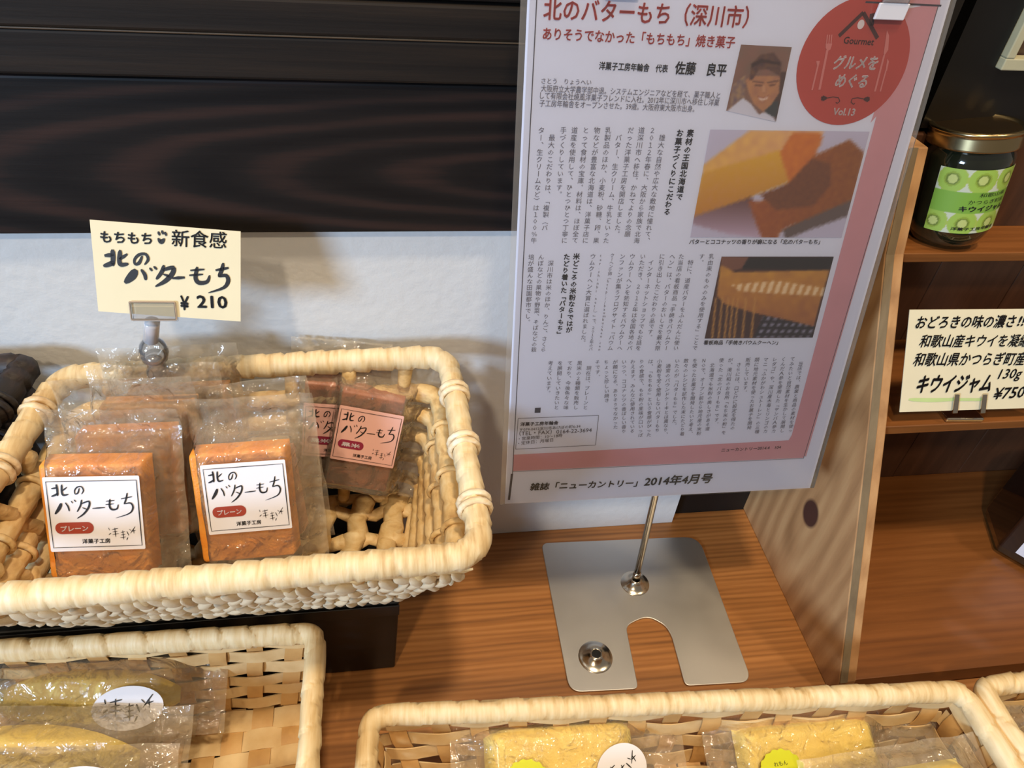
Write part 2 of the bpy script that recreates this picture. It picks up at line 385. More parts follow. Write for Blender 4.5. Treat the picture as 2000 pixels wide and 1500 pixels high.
HAND = {  # the brush lettering of the shop's label, strokes in a 590 x 490 field
 'kita': [[(52, 72, 12), (84, 68, 12)], [(82, 48, 12), (84, 80, 13), (82, 118, 11)], [(46, 122, 9), (64, 116, 13), (86, 104, 12)], [(114, 50, 11), (110, 95, 12), (118, 116, 13), (146, 112, 8)], [(142, 66, 8), (114, 88, 10)]],
 'no': [[(218, 74, 6), (206, 104, 9), (190, 110, 7), (188, 88, 7), (206, 66, 8), (232, 64, 8), (242, 88, 8), (228, 112, 4)]],
 'ba': [[(98, 172, 17), (82, 202, 21), (56, 236, 12)], [(124, 166, 7), (138, 192, 10), (142, 220, 8)], [(160, 156, 6), (168, 168, 8)], [(178, 148, 6), (188, 160, 8)]],
 'ta': [[(224, 150, 8), (214, 186, 10), (190, 226, 7)], [(222, 174, 8), (268, 160, 11), (264, 196, 12), (230, 240, 11), (186, 270, 5)], [(224, 200, 6), (254, 214, 8)]],
 'bar': [[(287, 207, 8), (360, 203, 10)]],
 'mo': [[(398, 150, 9), (392, 195, 12), (405, 217, 13), (436, 213, 10), (446, 186, 6)], [(374, 162, 7), (424, 158, 7)], [(370, 184, 7), (418, 180, 7)]],
 'chi': [[(468, 148, 8), (534, 136, 9)], [(508, 112, 8), (498, 150, 10), (484, 182, 9)], [(484, 182, 7), (524, 178, 10), (536, 208, 11), (510, 246, 8), (424, 274, 3)]],
 'mark': [[(372, 338, 3), (376, 352, 5)], [(370, 384, 5), (384, 374, 4)], [(392, 350, 4), (430, 344, 5)], [(396, 366, 4), (424, 362, 4)], [(410, 340, 4), (412, 398, 6)], [(394, 384, 4), (432, 378, 4)],
          [(446, 372, 4), (472, 366, 4)], [(458, 360, 4), (460, 418, 5)], [(446, 388, 4), (472, 384, 4)], [(440, 408, 4), (474, 402, 4)], [(484, 366, 5), (494, 392, 5)], [(486, 408, 6), (478, 424, 4)],
          [(500, 350, 3), (512, 362, 3)], [(506, 378, 4), (538, 336, 5)], [(514, 366, 4), (540, 360, 4)], [(526, 352, 3), (528, 380, 4)]],
}
def shop_mark(mb, face, keys, sx, sy, ox, oy, h=.0002, wk=1.0):
    for k in keys:
        for st in HAND[k]:
            brush(mb, face, [(ox+x*sx, oy-y*sy, w*sx*wk) for x, y, w in st], h)

# ================================================================== the setting
fl = MB(); fl.box(-2.5, 2.5, -2.5, 1.2, -.78, -.75); o = fl.build('floor', plain('floor_boards', (96, 74, 56), .5)); tag(o, kind='structure')
YW = .339
w = MB(); w.box(-1.6, .2045, YW, YW+.06, -.75, 1.6); wall = w.build('wall_back', mt['plaster']); tag(wall, kind='structure')
def plank(z0, z1, y, mat, x1=.2045, label=None):
    m = MB(); m.box(-1.5, x1, y, YW, z0, z1); o = m.build('plank', mat, wall, bevel=.0012); return o
plank(.2693, .3445, .3335, mt['dark'])
plank(.3462, .3640, .3290, mt['dark2'])
plank(.3652, .3790, .3275, mt['dark2'])
plank(.3802, .4600, .3290, mt['dark2'])
pb = plank(.36415, .36505, .3284, plain('pale_gap_highlight', (84, 66, 48), .5, noise_amt=.2))  # thin pale strip at the board edge: a highlight put into the colour
w = MB(); w.box(.2045, 1.6, .385, .44, -.75, 1.6); w.box(.2045, .2692, .3475, .44, -.75, 1.6); wr = w.build('wall_right', mt['blackwall']); tag(wr, kind='structure')
# window frame high on the right
wy = .372
fo = Face((0, wy, 0), (1, 0, 0), (0, 0, 1))
c0 = ony(1957, 128, wy-.012)
win = MB(); win.box(c0[0]-.03, c0[0]+.30, wy-.010, wy+.012, c0[2]-.035, c0[2]-.002); win.box(c0[0]-.03, c0[0]-.002, wy-.010, wy+.012, c0[2]-.002, c0[2]+.4)
win.box(c0[0]-.03, c0[0]+.30, wy-.010, wy+.012, c0[2]+.4, c0[2]+.43); win.box(c0[0]+.27, c0[0]+.30, wy-.010, wy+.012, c0[2]-.002, c0[2]+.4)
wf = win.build('window_1', mt['black']); tag(wf, kind='structure')
b_ = MB(); b_.box(c0[0]-.001, c0[0]+.27, wy-.014, wy-.006, c0[2]-.002, c0[2]+.004); b_.box(c0[0]-.001, c0[0]+.004, wy-.014, wy-.006, c0[2]+.004, c0[2]+.4)
b_.build('glazing_bead', plain('pale_bead_paint', (178, 172, 140), .5), wf, bevel=.0006)
b_ = MB(); b_.box(c0[0], c0[0]+.27, wy-.004, wy+.001, c0[2], c0[2]+.4); b_.build('pane', plain('brown_pane', (74, 56, 46), .15, noise_amt=.3, nscale=12), wf)

# ================================================================== table
tb = thing('display_table', 'reddish brown wooden display table carrying the baskets, metal stand and shelf unit', 'table', (0.1, .15, -.03))
m = MB(); m.box(-1.3, 1.3, -.12, YW-.0003, -.03, 0); m.build('tabletop', mt['table'], tb)
for x in (-1.25, 1.2):
    for y in (-.1, .28):
        m = MB(); m.box(x, x+.05, y, y+.05, -.75, -.03); m.build('leg', mt['table'], tb)

lg = MB(); lg.box(.2047, 1.3, YW-.0002, .3473, -.03, -.0001); lg = lg.build('trim_1', mt['table']); tag(lg, kind='structure')
# ================================================================== shelf unit on the right
su = thing('shelf_unit', 'slant-fronted brown wooden shelf unit holding the jam jar and kiwi price card', 'shelf', (.45, .28, 0))
xo, xi = .2697, .2817
yb = .366
prof = [(.1955-.008, .0), (.1893, .0167), (.2695, .1657), (.3230, .2595), (.3420, .3147), (yb, .3147), (yb, 0)]
def sidep(xa):
    m = MB(); m.prism([(xa, y, z) for y, z in prof], (.012, 0, 0)); return m
sidep(xo).build('side_panel', mt['pine'], su, bevel=.0008)
# pale sawn edge of the near side panel
m = MB(); e = prof[1:5]
pts = [(y, z) for y, z in e]
for (a, b) in zip(pts[:-1], pts[1:]):
    m.add([(xo+.0003, a[0]-.0006, a[1]), (xi-.0065, a[0]-.0006, a[1]), (xi-.0065, b[0]-.0006, b[1]), (xo+.0003, b[0]-.0006, b[1])], [(0, 1, 2, 3)])
m.build('edge_band', mt['edge'], su)
sidep(.72).build('side_panel', mt['pine'], su)
def shelfb(yf, z, th, tilt=0):
    dz = (yb-yf)*math.tan(math.radians(tilt)); m = MB()
    m.prism([(xi, yf, z), (xi, yb-.006, z-dz), (xi, yb-.006, z-dz-th), (xi, yf, z-th)], (.72-xi, 0, 0)); return m.build('shelf_board', mt['shelf'], su, bevel=.0006)
shelfb(.1900, .0167, .0155)
shelfb(.2745, .1674, .0065)
TJ = 3
shelfb(.3235, .2595, .0060, TJ)
for k in range(7):
    x = xi+k*.0622; m = MB(); m.box(x+.0003, x+.0619, yb-.006, yb, .001, .3147-.0005*(k % 2)); m.build('back_board', mt['back'], su, bevel=.0005)

# ================================================================== steel stand with poster
st = thing('sign_stand', 'brushed steel sign stand with a U-notched base plate and thin rod', 'stand', (.159, .2855, 0))
Z4 = lambda X, Y: onz(1000+X*.3, 950+Y*.3, .0016)
def rounded(poly, k=6):
    """poly: (x, y, radius) corners -> smooth outline"""
    o = []; n = len(poly)
    for i in range(n):
        p = V(poly[i][:2]); a = V(poly[i-1][:2]); b = V(poly[(i+1) % n][:2]); r = poly[i][2]
        if r == 0: o.append(tuple(p)); continue
        d1 = (a-p); d2 = (b-p); t1 = p+d1.normalized()*min(r, d1.length*.49); t2 = p+d2.normalized()*min(r, d2.length*.49)
        for j in range(k+1):
            t = j/k; q = t1*(1-t)**2+p*2*t*(1-t)+t2*t*t; o.append((q.x, q.y))
    return o
pc = [(190, 368, .006), (1215, 325, .013), (1565, 1272, .009), (1128, 1298, .004), (1040, 975, .003), (1000, 905, .004), (880, 838, .012), (742, 905, .006), (757, 985, .003), (824, 1317, .004), (375, 1340, .009)]
pp = []
for X, Y, r in pc:
    q = Z4(X, Y); pp.append((q[0], q[1], r))
outl = rounded(pp)
m = MB(); m.prism([(x, y, 0.0002) for x, y in outl], (0, 0, .0014)); m.build('base_plate', mt['steel'], st, bevel=.0004)
def volcano(cx, cy, R, hgt, hole, depth=.0008):
    pr = [(R, .0), (R*.97, .0003), (R*.86, .0006), (R*.62, hgt*.35), (R*.42, hgt*.8), (R*.33, hgt*.98), (hole*1.15, hgt), (hole, hgt*.93), (hole*.95, .0002)]
    m = MB(); m.lathe(pr, 44, Matrix.Translation((cx, cy, .0016))); return m
q = onz(1163, 1283, .0016); m = volcano(q[0], q[1], .0118, .0048, .0030); m.build('spare_socket', mt['chrome'], st, smooth=True)
m = MB(); m.lathe([(.0001, 0), (.0031, 0)], 20, Matrix.Translation((q[0], q[1], .0016+.0042))); m.build('socket_hole_shade', mt['black'], st)  # flat black disc near the mouth paints the dark inside the hole
q = onz(1240, 1139, .0016); RB = (q[0], q[1]); m = volcano(q[0], q[1], .0108, .0058, .0026); m.build('rod_socket', mt['chrome'], st, smooth=True)
LR = .10
rodp = lambda z: V((RB[0]-.012*z/.4*0, RB[1]+LR*z, z))
m = MB(); m.tube([rodp(.002), rodp(.2), rodp(.415)], .0023, 16); m.tube([rodp(.0074)-V((0,0,.0)), rodp(.014)], .0029, 16); m.build('rod', mt['chrome'], st, smooth=True)
m = MB(); m.tube([rodp(.415)+V((-.085, 0, 0)), rodp(.415)+V((.085, 0, 0))], .0022, 12); m.build('cross_bar', mt['chrome'], st, smooth=True)

# poster: plane leaning back
PO = V((.0506, .2655, .1266)); PA = math.radians(11)
PF = Face(PO, (1, 0, 0), (0, math.sin(PA), math.cos(PA)))
PU = PF.uv
def pq(*a): return [PU(*p) for p in a]
po = thing('laminated_poster', 'laminated pink-bordered Japanese magazine page poster clipped upright to the steel stand', 'poster', tuple(PO+V((.1, 0, 0))))
TOPV = .278
bl, br = PU(986, 984), PU(1582, 953); tl, tr = PU(1030, 0), PU(1857, 0)
def ext(a, b, v): t = (v-a[1])/(b[1]-a[1]); return (a[0]+(b[0]-a[0])*t, v)
tl2, tr2 = ext(bl, tl, TOPV), ext(br, tr, TOPV)
m = MB(); sheet(m, PF, [bl, br, tr2, tl2], .0003); m.build('paper', mt['poster'], po)
e = .0028
for quad in ([(bl[0]-e, bl[1]-.0008), bl, tl2, (tl2[0]-e, TOPV)], [br, (br[0]+e, br[1]), (tr2[0]+e, TOPV), tr2]):
    m = MB(); sheet(m, PF, quad, .0004); m.build('laminate_margin', mt['filmflat2'], po)
m = MB(); flat(m, PF, [bl, br, tr2, tl2], .0009); m.build('laminate', mt['filmflat'], po)
# magazine page edge lines and pink border
pg = dict(lt=(1048, 0), lb=(1001, 925), rb=(1569, 896), rt=(1838, 12))
m = MB()
def strokepx(mb, pts, wd, h=.0002):
    q = [PU(*p) for p in pts]
    for a, b in zip(q[:-1], q[1:]):
        d = V((b[0]-a[0], b[1]-a[1])).normalized(); n = V((-d.y, d.x))*wd/2
        flat(mb, PF, [(a[0]+n.x, a[1]+n.y), (a[0]-n.x, a[1]-n.y), (b[0]-n.x, b[1]-n.y), (b[0]+n.x, b[1]+n.y)], h)
strokepx(m, [(1050, -40), (1048, 0), (1001, 925)], .0004); strokepx(m, [(1000, 925), (994, 976)], .0013)
strokepx(m, [(1001, 921), (1569, 895)], .0002); strokepx(m, [(1569, 895), (1832, 12)], .0003); strokepx(m, [(1690, 4), (1838, 11)], .0007)
m.build('page_edge_line', mt['midink'], po)
m = MB(); h1 = .00008
flat(m, PF, pq((1001, 920), (1568, 894), (1574, 858), (1003, 888)), h1)
flat(m, PF, pq((1574, 894-2), (1832, 12), (1798, 10), (1762, 150), (1724, 180), (1543, 862)), h1)
flat(m, PF, pq((1500, 896), (1570, 893), (1576, 862), (1565, 830), (1549, 845), (1540, 860), (1528, 863), (1500, 864)), h1+.00001)
flat(m, PF, pq((1560, -8), (1836, 12), (1836, -20), (1560, -20)), h1)
m.build('pink_border', mt['pinkband'], po)
m = MB(); flat(m, PF, pq((1752, 20), (1800, 12), (1770, 160), (1700, 240), (1742, 120)), h1+.00001); m.build('border_tint', mt['pinkband'], po)
# emblem
def circ3(a, b, c):
    ax, ay = a; bx, by = b; cx, cy = c; d = 2*(ax*(by-cy)+bx*(cy-ay)+cx*(ay-by))
    ux = ((ax*ax+ay*ay)*(by-cy)+(bx*bx+by*by)*(cy-ay)+(cx*cx+cy*cy)*(ay-by))/d
    uy = ((ax*ax+ay*ay)*(cx-bx)+(bx*bx+by*by)*(ax-cx)+(cx*cx+cy*cy)*(bx-ax))/d
    return ux, uy, math.hypot(ax-ux, ay-uy)
ex_, ey_, er_ = circ3(PU(1556, 135), PU(1777, 90), PU(1640, 244))
em = MB(); flat(em, PF, [(ex_+er_*math.cos(a*math.pi/30), ey_+er_*math.sin(a*math.pi/30)) for a in range(60)], .00015); emo = em.build('emblem', mt['emblem'], po)
E6 = lambda X, Y: (1540+X/5.77, Y/5.77)
m = MB(); strokepx(m, [E6(565, 405), E6(840, 140), E6(1000, 430)], .0016, .0003); strokepx(m, [E6(930, 290), E6(940, 150)], .0022, .0003)
line(m, PF, 'Gourmet', PU(*E6(610, 490)), PU(*E6(950, 512)), .012, .0003)
m.build('house_drawing', plain('dark_emblem_brown', (74, 30, 32), .6), emo); m = MB()
for sgn, (X, Y) in ((1, (380, 1105)), (-1, (895, 1115))):
    strokepx(m, [E6(X, Y-18), E6(X+sgn*45, Y), E6(X, Y+22), E6(X-sgn*8, Y), E6(X, Y-18)], .0010, .0003)
    strokepx(m, [E6(X+sgn*45, Y), E6(X+sgn*120, Y-15), E6(X+sgn*180, Y-5), E6(X+sgn*195, Y+35), E6(X+sgn*165, Y+60), E6(X+sgn*150, Y+45)], .00035, .0003)
m.build('flourish_drawing', plain('dark_emblem_ink', (74, 30, 32), .6), emo)
m = MB(); line(m, PF, 'グルメを', PU(*E6(480, 785)), PU(*E6(975, 792)), .03, .0003, hs=1.15, shear=.12); line(m, PF, 'めぐる', PU(*E6(505, 985)), PU(*E6(860, 995)), .03, .0003, hs=1.15, shear=.12)
line(m, PF, 'Vol.13', PU(*E6(490, 1295)), PU(*E6(735, 1305)), .025, .0003)
flat(m, PF, [(PU(*E6(812, 275))[0]+.0016*math.cos(a*.4), PU(*E6(812, 275))[1]+.0019*math.sin(a*.4)) for a in range(16)], .0003)
m.build('emblem_lettering', mt['whiteink'], emo)
m = MB()
cut = []
for a, b, w_ in (((435, 560), (345, 1010), .0011), ((330, 730), (262, 1015), .0008), ((1075, 620), (970, 1030), .0009), ((1095, 790), (1030, 1030), .0007)):
    cut.append((a, b, w_))
for q_i, poly in enumerate(([(415, 490), (490, 490), (470, 555), (440, 575), (415, 540)], [(308, 685), (350, 685), (340, 730), (318, 740)], [(1105, 340), (1130, 400), (1120, 560), (1075, 630), (1068, 600)], [(1110, 660), (1128, 690), (1105, 800), (1090, 790)])):
    m = MB(); a, b, w_ = cut[q_i]; strokepx(m, [E6(*a), E6(*b)], w_, .0003)
    flat(m, PF, [PU(*E6(*p)) for p in poly][::-1], .00031); m.build(('fork_drawing', 'fork_drawing', 'knife_drawing', 'knife_drawing')[q_i], mt['forkpink'], emo)
for x in (425, 450, 475):
    m = MB(); strokepx(m, [E6(x+10, 390), E6(x, 500)], .0005, .0003); m.build('fork_tine_drawing', mt['forkpink'], emo)
# headlines
m = MB()
line(m, PF, '北のバターもち（深川市）', PU(1060, 40), PU(1458, 56), .018, .0003, hs=1.12)
line(m, PF, 'ありそうでなかった「もちもち」焼き菓子', PU(1059, 78), PU(1433, 95), .02, .0003, hs=1.12)
m.build('headline', mt['redink'], po)
m = MB()
line(m, PF, '洋菓子工房年輪舎　代表', PU(1169, 136), PU(1303, 142), .02, .0003, hs=1.2)
line(m, PF, '佐藤　良平', PU(1316, 145), PU(1416, 150), .025, .0003, hs=1.15)
ft_ = plain('bold_heading_print', (34, 32, 44), .6); m.build('byline', ft_, po); m = MB()
S2 = lambda X, Y: (1020+X*350/1875, 220+Y*280/1500)
def col2(mb, text, top, bot, n=None, off=0, size=None, fn=S2):
    column(mb, PF, text, PU(*fn(*top)), PU(*fn(*bot)), n=n, off=off, size=size)
col2(m, '素材の王国北海道で', (1765, 170), (1635, 920), off=.03)
m.build('subheading', ft_, po); m = MB()
col2(m, 'お菓子づくりにこだわる', (1655, 170), (1510, 1075), off=.03)
S3 = lambda X, Y: (980+X*.21, 480+Y*.21)
m.build('subheading', ft_, po); m = MB()
col2(m, '米どころの米粉ならではが', (697, 65), (622, 810), off=.03, fn=S3)
m.build('subheading', ft_, po); m = MB()
col2(m, 'たどり着いた「バターもち」', (607, 70), (535, 850), off=.03, fn=S3)
m.build('subheading', ft_, po)
m = MB(); bt = MB()
SMALL = .0
line(bt, PF, 'さとう　りょうへい', PU(1057, 163), PU(1154, 166), .0, .0003)
line(bt, PF, '大阪府立大学農学部中退。システムエンジニアなどを経て、菓子職人と', PU(1056, 179), PU(1405, 193), .008, .0003, hs=1.2)
line(bt, PF, 'して有限会社焼風洋菓子フレンドに入社。2012年に深川市へ移住し洋菓', PU(1054, 193), PU(1403, 207), .008, .0003, hs=1.2)
line(bt, PF, '子工房年輪舎をオープンさせた。39歳。大阪府東大阪市出身。', PU(1053, 208), PU(1355, 219), .008, .0003, hs=1.2)
# columns of the article: (text, top x, bottom x) in the enlarged views
blk1 = ['　雄大な自然や広大な敷地に憧れて、', '２０１２年春に、大阪から家族で北海', '道深川市へ移住。かねてよりの念願', 'だった洋菓子工房を開店しました。', '　バター、生クリーム、牛乳といった', '乳製品のほか、小麦粉、砂糖、卵、果',
        '物などが豊富な北海道は、洋菓子店に', 'とって食材の宝庫。材料は、ほぼ全て', '道産を使用して、ひとつひとつ丁寧に', '手づくりしています。', '　最大のこだわりは、「複製（バ', 'ター、生クリームなど）は１００％牛']
tx = [1487, 1370, 1255, 1142, 1020, 903, 785, 668, 552, 432, 310, 200]; bx = [1310, 1190, 1078, 1000-40, 870, 770, 660, 550, 440, 340, 225, 118]
tx = [1480, 1368, 1252, 1140, 1022, 903, 787, 668, 550, 433, 318, 202]; bx = [1300, 1192, 1087, 975, 872, 768, 655, 548, 437, 425-80, 222, 118]
for i, t in enumerate(blk1):
    col2(bt, t, (tx[i], 145), (bx[i], 1370), n=17, off=.006)
blk2 = ['乳由来のもののみを使用する」ことで', 'す。', '　特に、道産バターをふんだんに使い', 'た当店の看板商品「手焼きバウムクー', 'ヘン」は、バターのおいしさを最大限', 'に引き出したこだわりの品です。', '　インターネットショップでもお話を', 'いただき、２０１２年は全国各地のバ', 'ウムクーヘンを熱知するバウムクーヘ', 'ンファンが集うブログサイト「バウム', 'クーヘン♡姉（http://baumkuchen.cen', 'ter.shinbi.net/）」で、２０１２年のバ', 'ウムクーヘン大賞に選ばれました。']
t2x = [1955, 1865, 1770, 1675, 1590, 1495, 1400, 1315, 1218, 1125, 1030, 935, 850]
for i, t in enumerate(blk2):
    x0 = t2x[i]; x1 = x0-(165-i*5)
    col2(bt, t, (x0, 70), (x1, 975), n=max(17, len(t)), off=.006, fn=S3, size=None if len(t) < 19 else .0022)
for t, x0, x1 in (('　深川市は米のほか、りんご、さくら', 462, 385), ('んぼなどの果物や野菜、そばなどの栽', 368, 295), ('培が盛んな田園都市でし。', 275, 222)):
    col2(bt, t, (x0, 75), (x1, 990), n=17, off=.006, fn=S3)
S4 = lambda X, Y: (980+X*.32, 680+Y*.32)
blk3 = ['　当店では、農業と商品の素材を使っ', 'てみたいと自然素材を生かして展開し', 'くんだ人参を使用した「サンバ人参カ', 'レダゴ」や、深川産木苺とリンゴのカ', 'マニ「ふかがわシュトーレン」の三種', '類に地元素材を使ったお菓子を開発', '販売しています。', '　さらには、口どけに設定を得たの', 'が、滝川和のお台所「もち米の粉」を', '使った「北のバターもち」です。', '　北海道でも米粉の美しさがある道', 'ＮＯで、オープン前から地元産の米粉', 'を使ったお菓子を開発したいと考え、', '数々のレシピを試作した末にたどり着', 'いたのが「バターもち」でした。', '　通常のパウンドケーキとは異なり、', '小麦粉を全く使用しないバターもち', 'は、「もちもち」という食感がぴった', 'りの食感で、もち粉の風味が口いっぱ', 'わえます。みんなに使用されている', 'いつつ、ココナッツの香ばしい香り', 'が頼になる、ありそうでなかった', 'ちょっと珍しい焼き', 'そです。', '', '　現在は、プレーンと', '黒米の２種類を販売し', 'ており、今後色々な味', 'を展開していきたいと', '考えています。']
n3 = 24
for i, t in enumerate(blk3):
    if not t: continue
    if i <= 23:
        X0 = 1830-i*54.2; X1 = 1755-i*50.5; col2(bt, t, (X0, 50+i*.9), (X1, 540+i*1.6), n=18, off=.004, fn=S4)
    else:
        X0 = 535-(i-25)*59; col2(bt, t, (X0, 75), (X0-28, 390), n=10.5, off=.004, fn=S4)
bt.build('body_text', mt['greyink'], po)
m = MB()
line(m, PF, 'バターとココナッツの香りが癖になる「北のバターもち」', PU(1345, 477), PU(1600, 477), .02, .0003)
m.build('caption_text', mt['midink'], po); m = MB()
line(m, PF, '看板商品「手焼きバウムクーヘン」', PU(1373, 673), PU(1518, 673), .02, .0003)
m.build('caption_text', mt['midink'], po); m = MB()
line(m, PF, 'ニューカントリー2014.4　104', PU(1408, 882), PU(1524, 876), .01, .0003)
m.build('page_number', mt['midink'], po); m = MB()
line(m, PF, '洋菓子工房年輪舎', PU(1016, 832), PU(1090, 829), .03, .0003)
for k, t in enumerate(('〒074-0412深川市あけぼの町6-34', '（TEL・FAX）0164-22-3694', '・営業時間：10〜18時', '・定休日：月曜日')):
    line(m, PF, t, PU(1015-k, 842+k*9), PU((1133, 1155, 1098, 1080)[k], 840+k*9-5), .006, .0003)
m.build('shop_address', mt['midink'], po); m = MB()
q = PU(1050, 801); flat(m, PF, [(q[0]-.0016, q[1]-.0016), (q[0]+.0016, q[1]-.0016), (q[0]+.0016, q[1]+.0016), (q[0]-.0016, q[1]+.0016)], .0002)
m.build('end_mark', mt['midink'], po); m = MB()
strokepx(m, [(1012, 817), (1169, 811), (1163, 869), (1007, 877), (1012, 817)], .00025, .0002)
m.build('address_frame', mt['midink'], po)
m = MB()
line(m, PF, '雑誌「ニューカントリー」', PU(1034, 958), PU(1243, 950), .028, .0003, hs=1.0, shear=.1)
line(m, PF, '2014年4月号', PU(1256, 950), PU(1388, 943), .028, .0003, hs=1.0, shear=.1)
m.build('handwritten_note', mt['ink'], po)
# photographs printed on the page
def inside(p, poly):
    x, y = p; c = False; j = len(poly)-1
    for i in range(len(poly)):
        xi_, yi_ = poly[i]; xj, yj = poly[j]
        if (yi_ > y) != (yj > y) and x < (xj-xi_)*(y-yi_)/(yj-yi_)+xi_: c = not c
        j = i
    return c
def soft(p, layers, jit, base):
    acc = np.zeros(3)
    for dx, dy in ((0, 0), (1, .4), (-1, -.4), (.4, -1), (-.4, 1)):
        q = (p[0]+dx*jit, p[1]+dy*jit); c = np.array(base(q) if callable(base) else base, float)
        for poly, colr in layers:
            if inside(q, poly): c = np.array(colr(q) if callable(colr) else colr, float)
        acc += c
    return acc/5
def picture(name, quad, nu, nv, toz, layers, base, jit, label=None):
    A, B, Cc, D = [np.array(p, float) for p in quad]   # TL TR BR BL
    def px(s, t): return (A*(1-s)+B*s)*(1-t)+(D*(1-s)+Cc*s)*t
    def pos(s, t): u = PU(*px(s, t)); return PF.p(u[0], u[1], .0002)
    def colr(s, t):
        z = toz(px(s, t)); c = soft(z, layers, jit, base); return tuple(np.clip(c, 0, 255))
    mb = MB(); mb.grid(pos, nu, nv, colr); mb.f = [f[::-1] for f in mb.f]
    o = mb.build(name, mt['photo'], po, smooth=True)
    if label: o['label'] = label
def nz(q, s, a): return a*noise.noise(V((q[0]*s, q[1]*s, 3.1)))
def shade(c, s, a): return lambda q: tuple(v+nz(q, s, a) for v in c)
z5 = lambda p: ((p[0]-1340)/.3133, (p[1]-230)/.3133)
picture('cake_photograph', [(1387, 253), (1698, 257), (1643, 464), (1348, 463)], 78, 52, z5, [
    ([(30, 600), (400, 480), (520, 760), (250, 720), (30, 660)], lambda q: (150+(q[1]-600)*.35, 118+(q[1]-600)*.4, 128+(q[1]-600)*.5)),
    ([(600, 700), (1060, 480), (1010, 610), (760, 700), (620, 760)], (112, 94, 92)),
    ([(470, 520), (640, 400), (800, 235), (1020, 135), (1112, 222), (1045, 505), (600, 695), (560, 760), (470, 750), (385, 515)], lambda q: (176-.02*q[0]+nz(q, .05, 20), 92+nz(q, .05, 16), 48)),
    ([(460, 480), (640, 410), (780, 250), (900, 285), (900, 420), (790, 550), (560, 575)], lambda q: (128+nz(q, .08, 26), 76+nz(q, .08, 18), 50)),
    ([(105, 295), (400, 75), (860, 75), (840, 120), (700, 130), (580, 210), (100, 350)], lambda q: (228+nz(q, .02, 14), 178+nz(q, .02, 18), 108+(q[0]-300)*.05)),
    ([(100, 345), (590, 200), (640, 400), (350, 512), (30, 620)], lambda q: (220-(q[1]-300)*.06, 168-(q[1]-300)*.10, 62+nz(q, .03, 20))),
    ([(585, 215), (665, 92), (832, 92), (852, 130), (800, 235), (640, 402)], lambda q: (212+nz(q, .03, 12), 124+nz(q, .03, 14), 52)),
], lambda q: (202, 196, 220), 9, 'photograph of two sliced butter cakes')
rolls = [([(340, 940), (390, 868), (930, 868), (890, 950)], (34, 28, 32)), ([(200, 860), (390, 868), (345, 940), (240, 960)], (132, 86, 70)),
    ([(480, 1230), (800, 1300), (790, 1370), (420, 1370)], lambda q: (150, 146, 170) if (int(q[0]/22+q[1]/40) % 2 == 0 and int(q[1]/20) % 2 == 0) else (44, 38, 48)),
    ([(215, 915), (300, 962), (890, 948), (862, 1050), (795, 1300), (640, 1262), (420, 1215), (240, 1160), (190, 1110)], lambda q: (196+nz(q, .02, 14)-(q[1]-1050)*.08, 136+nz(q, .02, 14)-(q[1]-1050)*.1, 66)),
    ([(280, 1040), (560, 1015), (860, 1060), (850, 1110), (620, 1100), (330, 1080)], lambda q: (244, 214, 172) if math.sin(q[0]*.13+q[1]*.05) > -.1 else (206, 150, 82))]
for x in (185, 225, 262, 292, 322, 372, 428): rolls.append(([(x-4, 1120), (x+6, 1120), (x-18, 1375), (x-30, 1375)], (206, 150, 76)))
picture('roll_cake_photograph', [(1409, 501), (1628, 501), (1587, 659), (1376, 661)], 74, 54, z5, rolls, lambda q: (74, 44, 42), 5, 'photograph of a glazed roll cake dripping batter')
z7 = lambda p: ((p[0]-1040)/.26, p[1]/.26)
picture('portrait_photograph', [(1447, 87), (1546, 92), (1515, 238), (1418, 216)], 44, 60, z7, [
    ([(1860, 540), (1910, 540), (1850, 920), (1780, 900)], (84, 60, 56)), ([(1500, 640), (1600, 560), (1590, 740), (1480, 840)], lambda q: (150+nz(q, .03, 50), 120+nz(q, .03, 40), 105)),
    ([(1730, 770), (1850, 760), (1830, 880), (1750, 860)], (66, 68, 72)),
    ([(1600, 600), (1640, 570), (1860, 570), (1850, 700), (1790, 790), (1730, 840), (1660, 780), (1620, 690)], lambda q: (184+nz(q, .02, 14), 130+nz(q, .02, 12), 96)),
    ([(1652, 606), (1738, 616), (1738, 624), (1652, 614)], (96, 66, 62)), ([(1764, 616), (1848, 602), (1848, 611), (1764, 625)], (96, 66, 62)), ([(1670, 634), (1725, 638), (1725, 648), (1670, 644)], (104, 68, 60)), ([(1775, 638), (1825, 630), (1825, 640), (1775, 648)], (104, 68, 60)), ([(1725, 640), (1745, 640), (1750, 690), (1720, 690)], (200, 148, 112)),
    ([(1690, 722), (1730, 738), (1775, 716), (1762, 744), (1728, 756), (1700, 746)], (232, 206, 190)), ([(1686, 718), (1730, 736), (1780, 712), (1778, 720), (1730, 742), (1688, 728)], (150, 84, 74)),
    ([(1625, 600), (1645, 480), (1710, 410), (1810, 395), (1870, 470), (1860, 580), (1840, 560), (1770, 520), (1700, 525), (1650, 600)], lambda q: (104+nz(q, .03, 26), 72+nz(q, .03, 18), 64)),
    ([(1640, 480), (1720, 440), (1860, 470), (1860, 490), (1720, 470), (1645, 510)], (70, 46, 44)),
    ([(1440, 850), (1580, 735), (1640, 780), (1700, 860), (1740, 840), (1810, 880), (1840, 930), (1440, 930)], (214, 212, 228))],
    lambda q: (136+nz(q, .01, 12), 102, 90), 6, 'portrait photograph of a smiling cook in a cap')
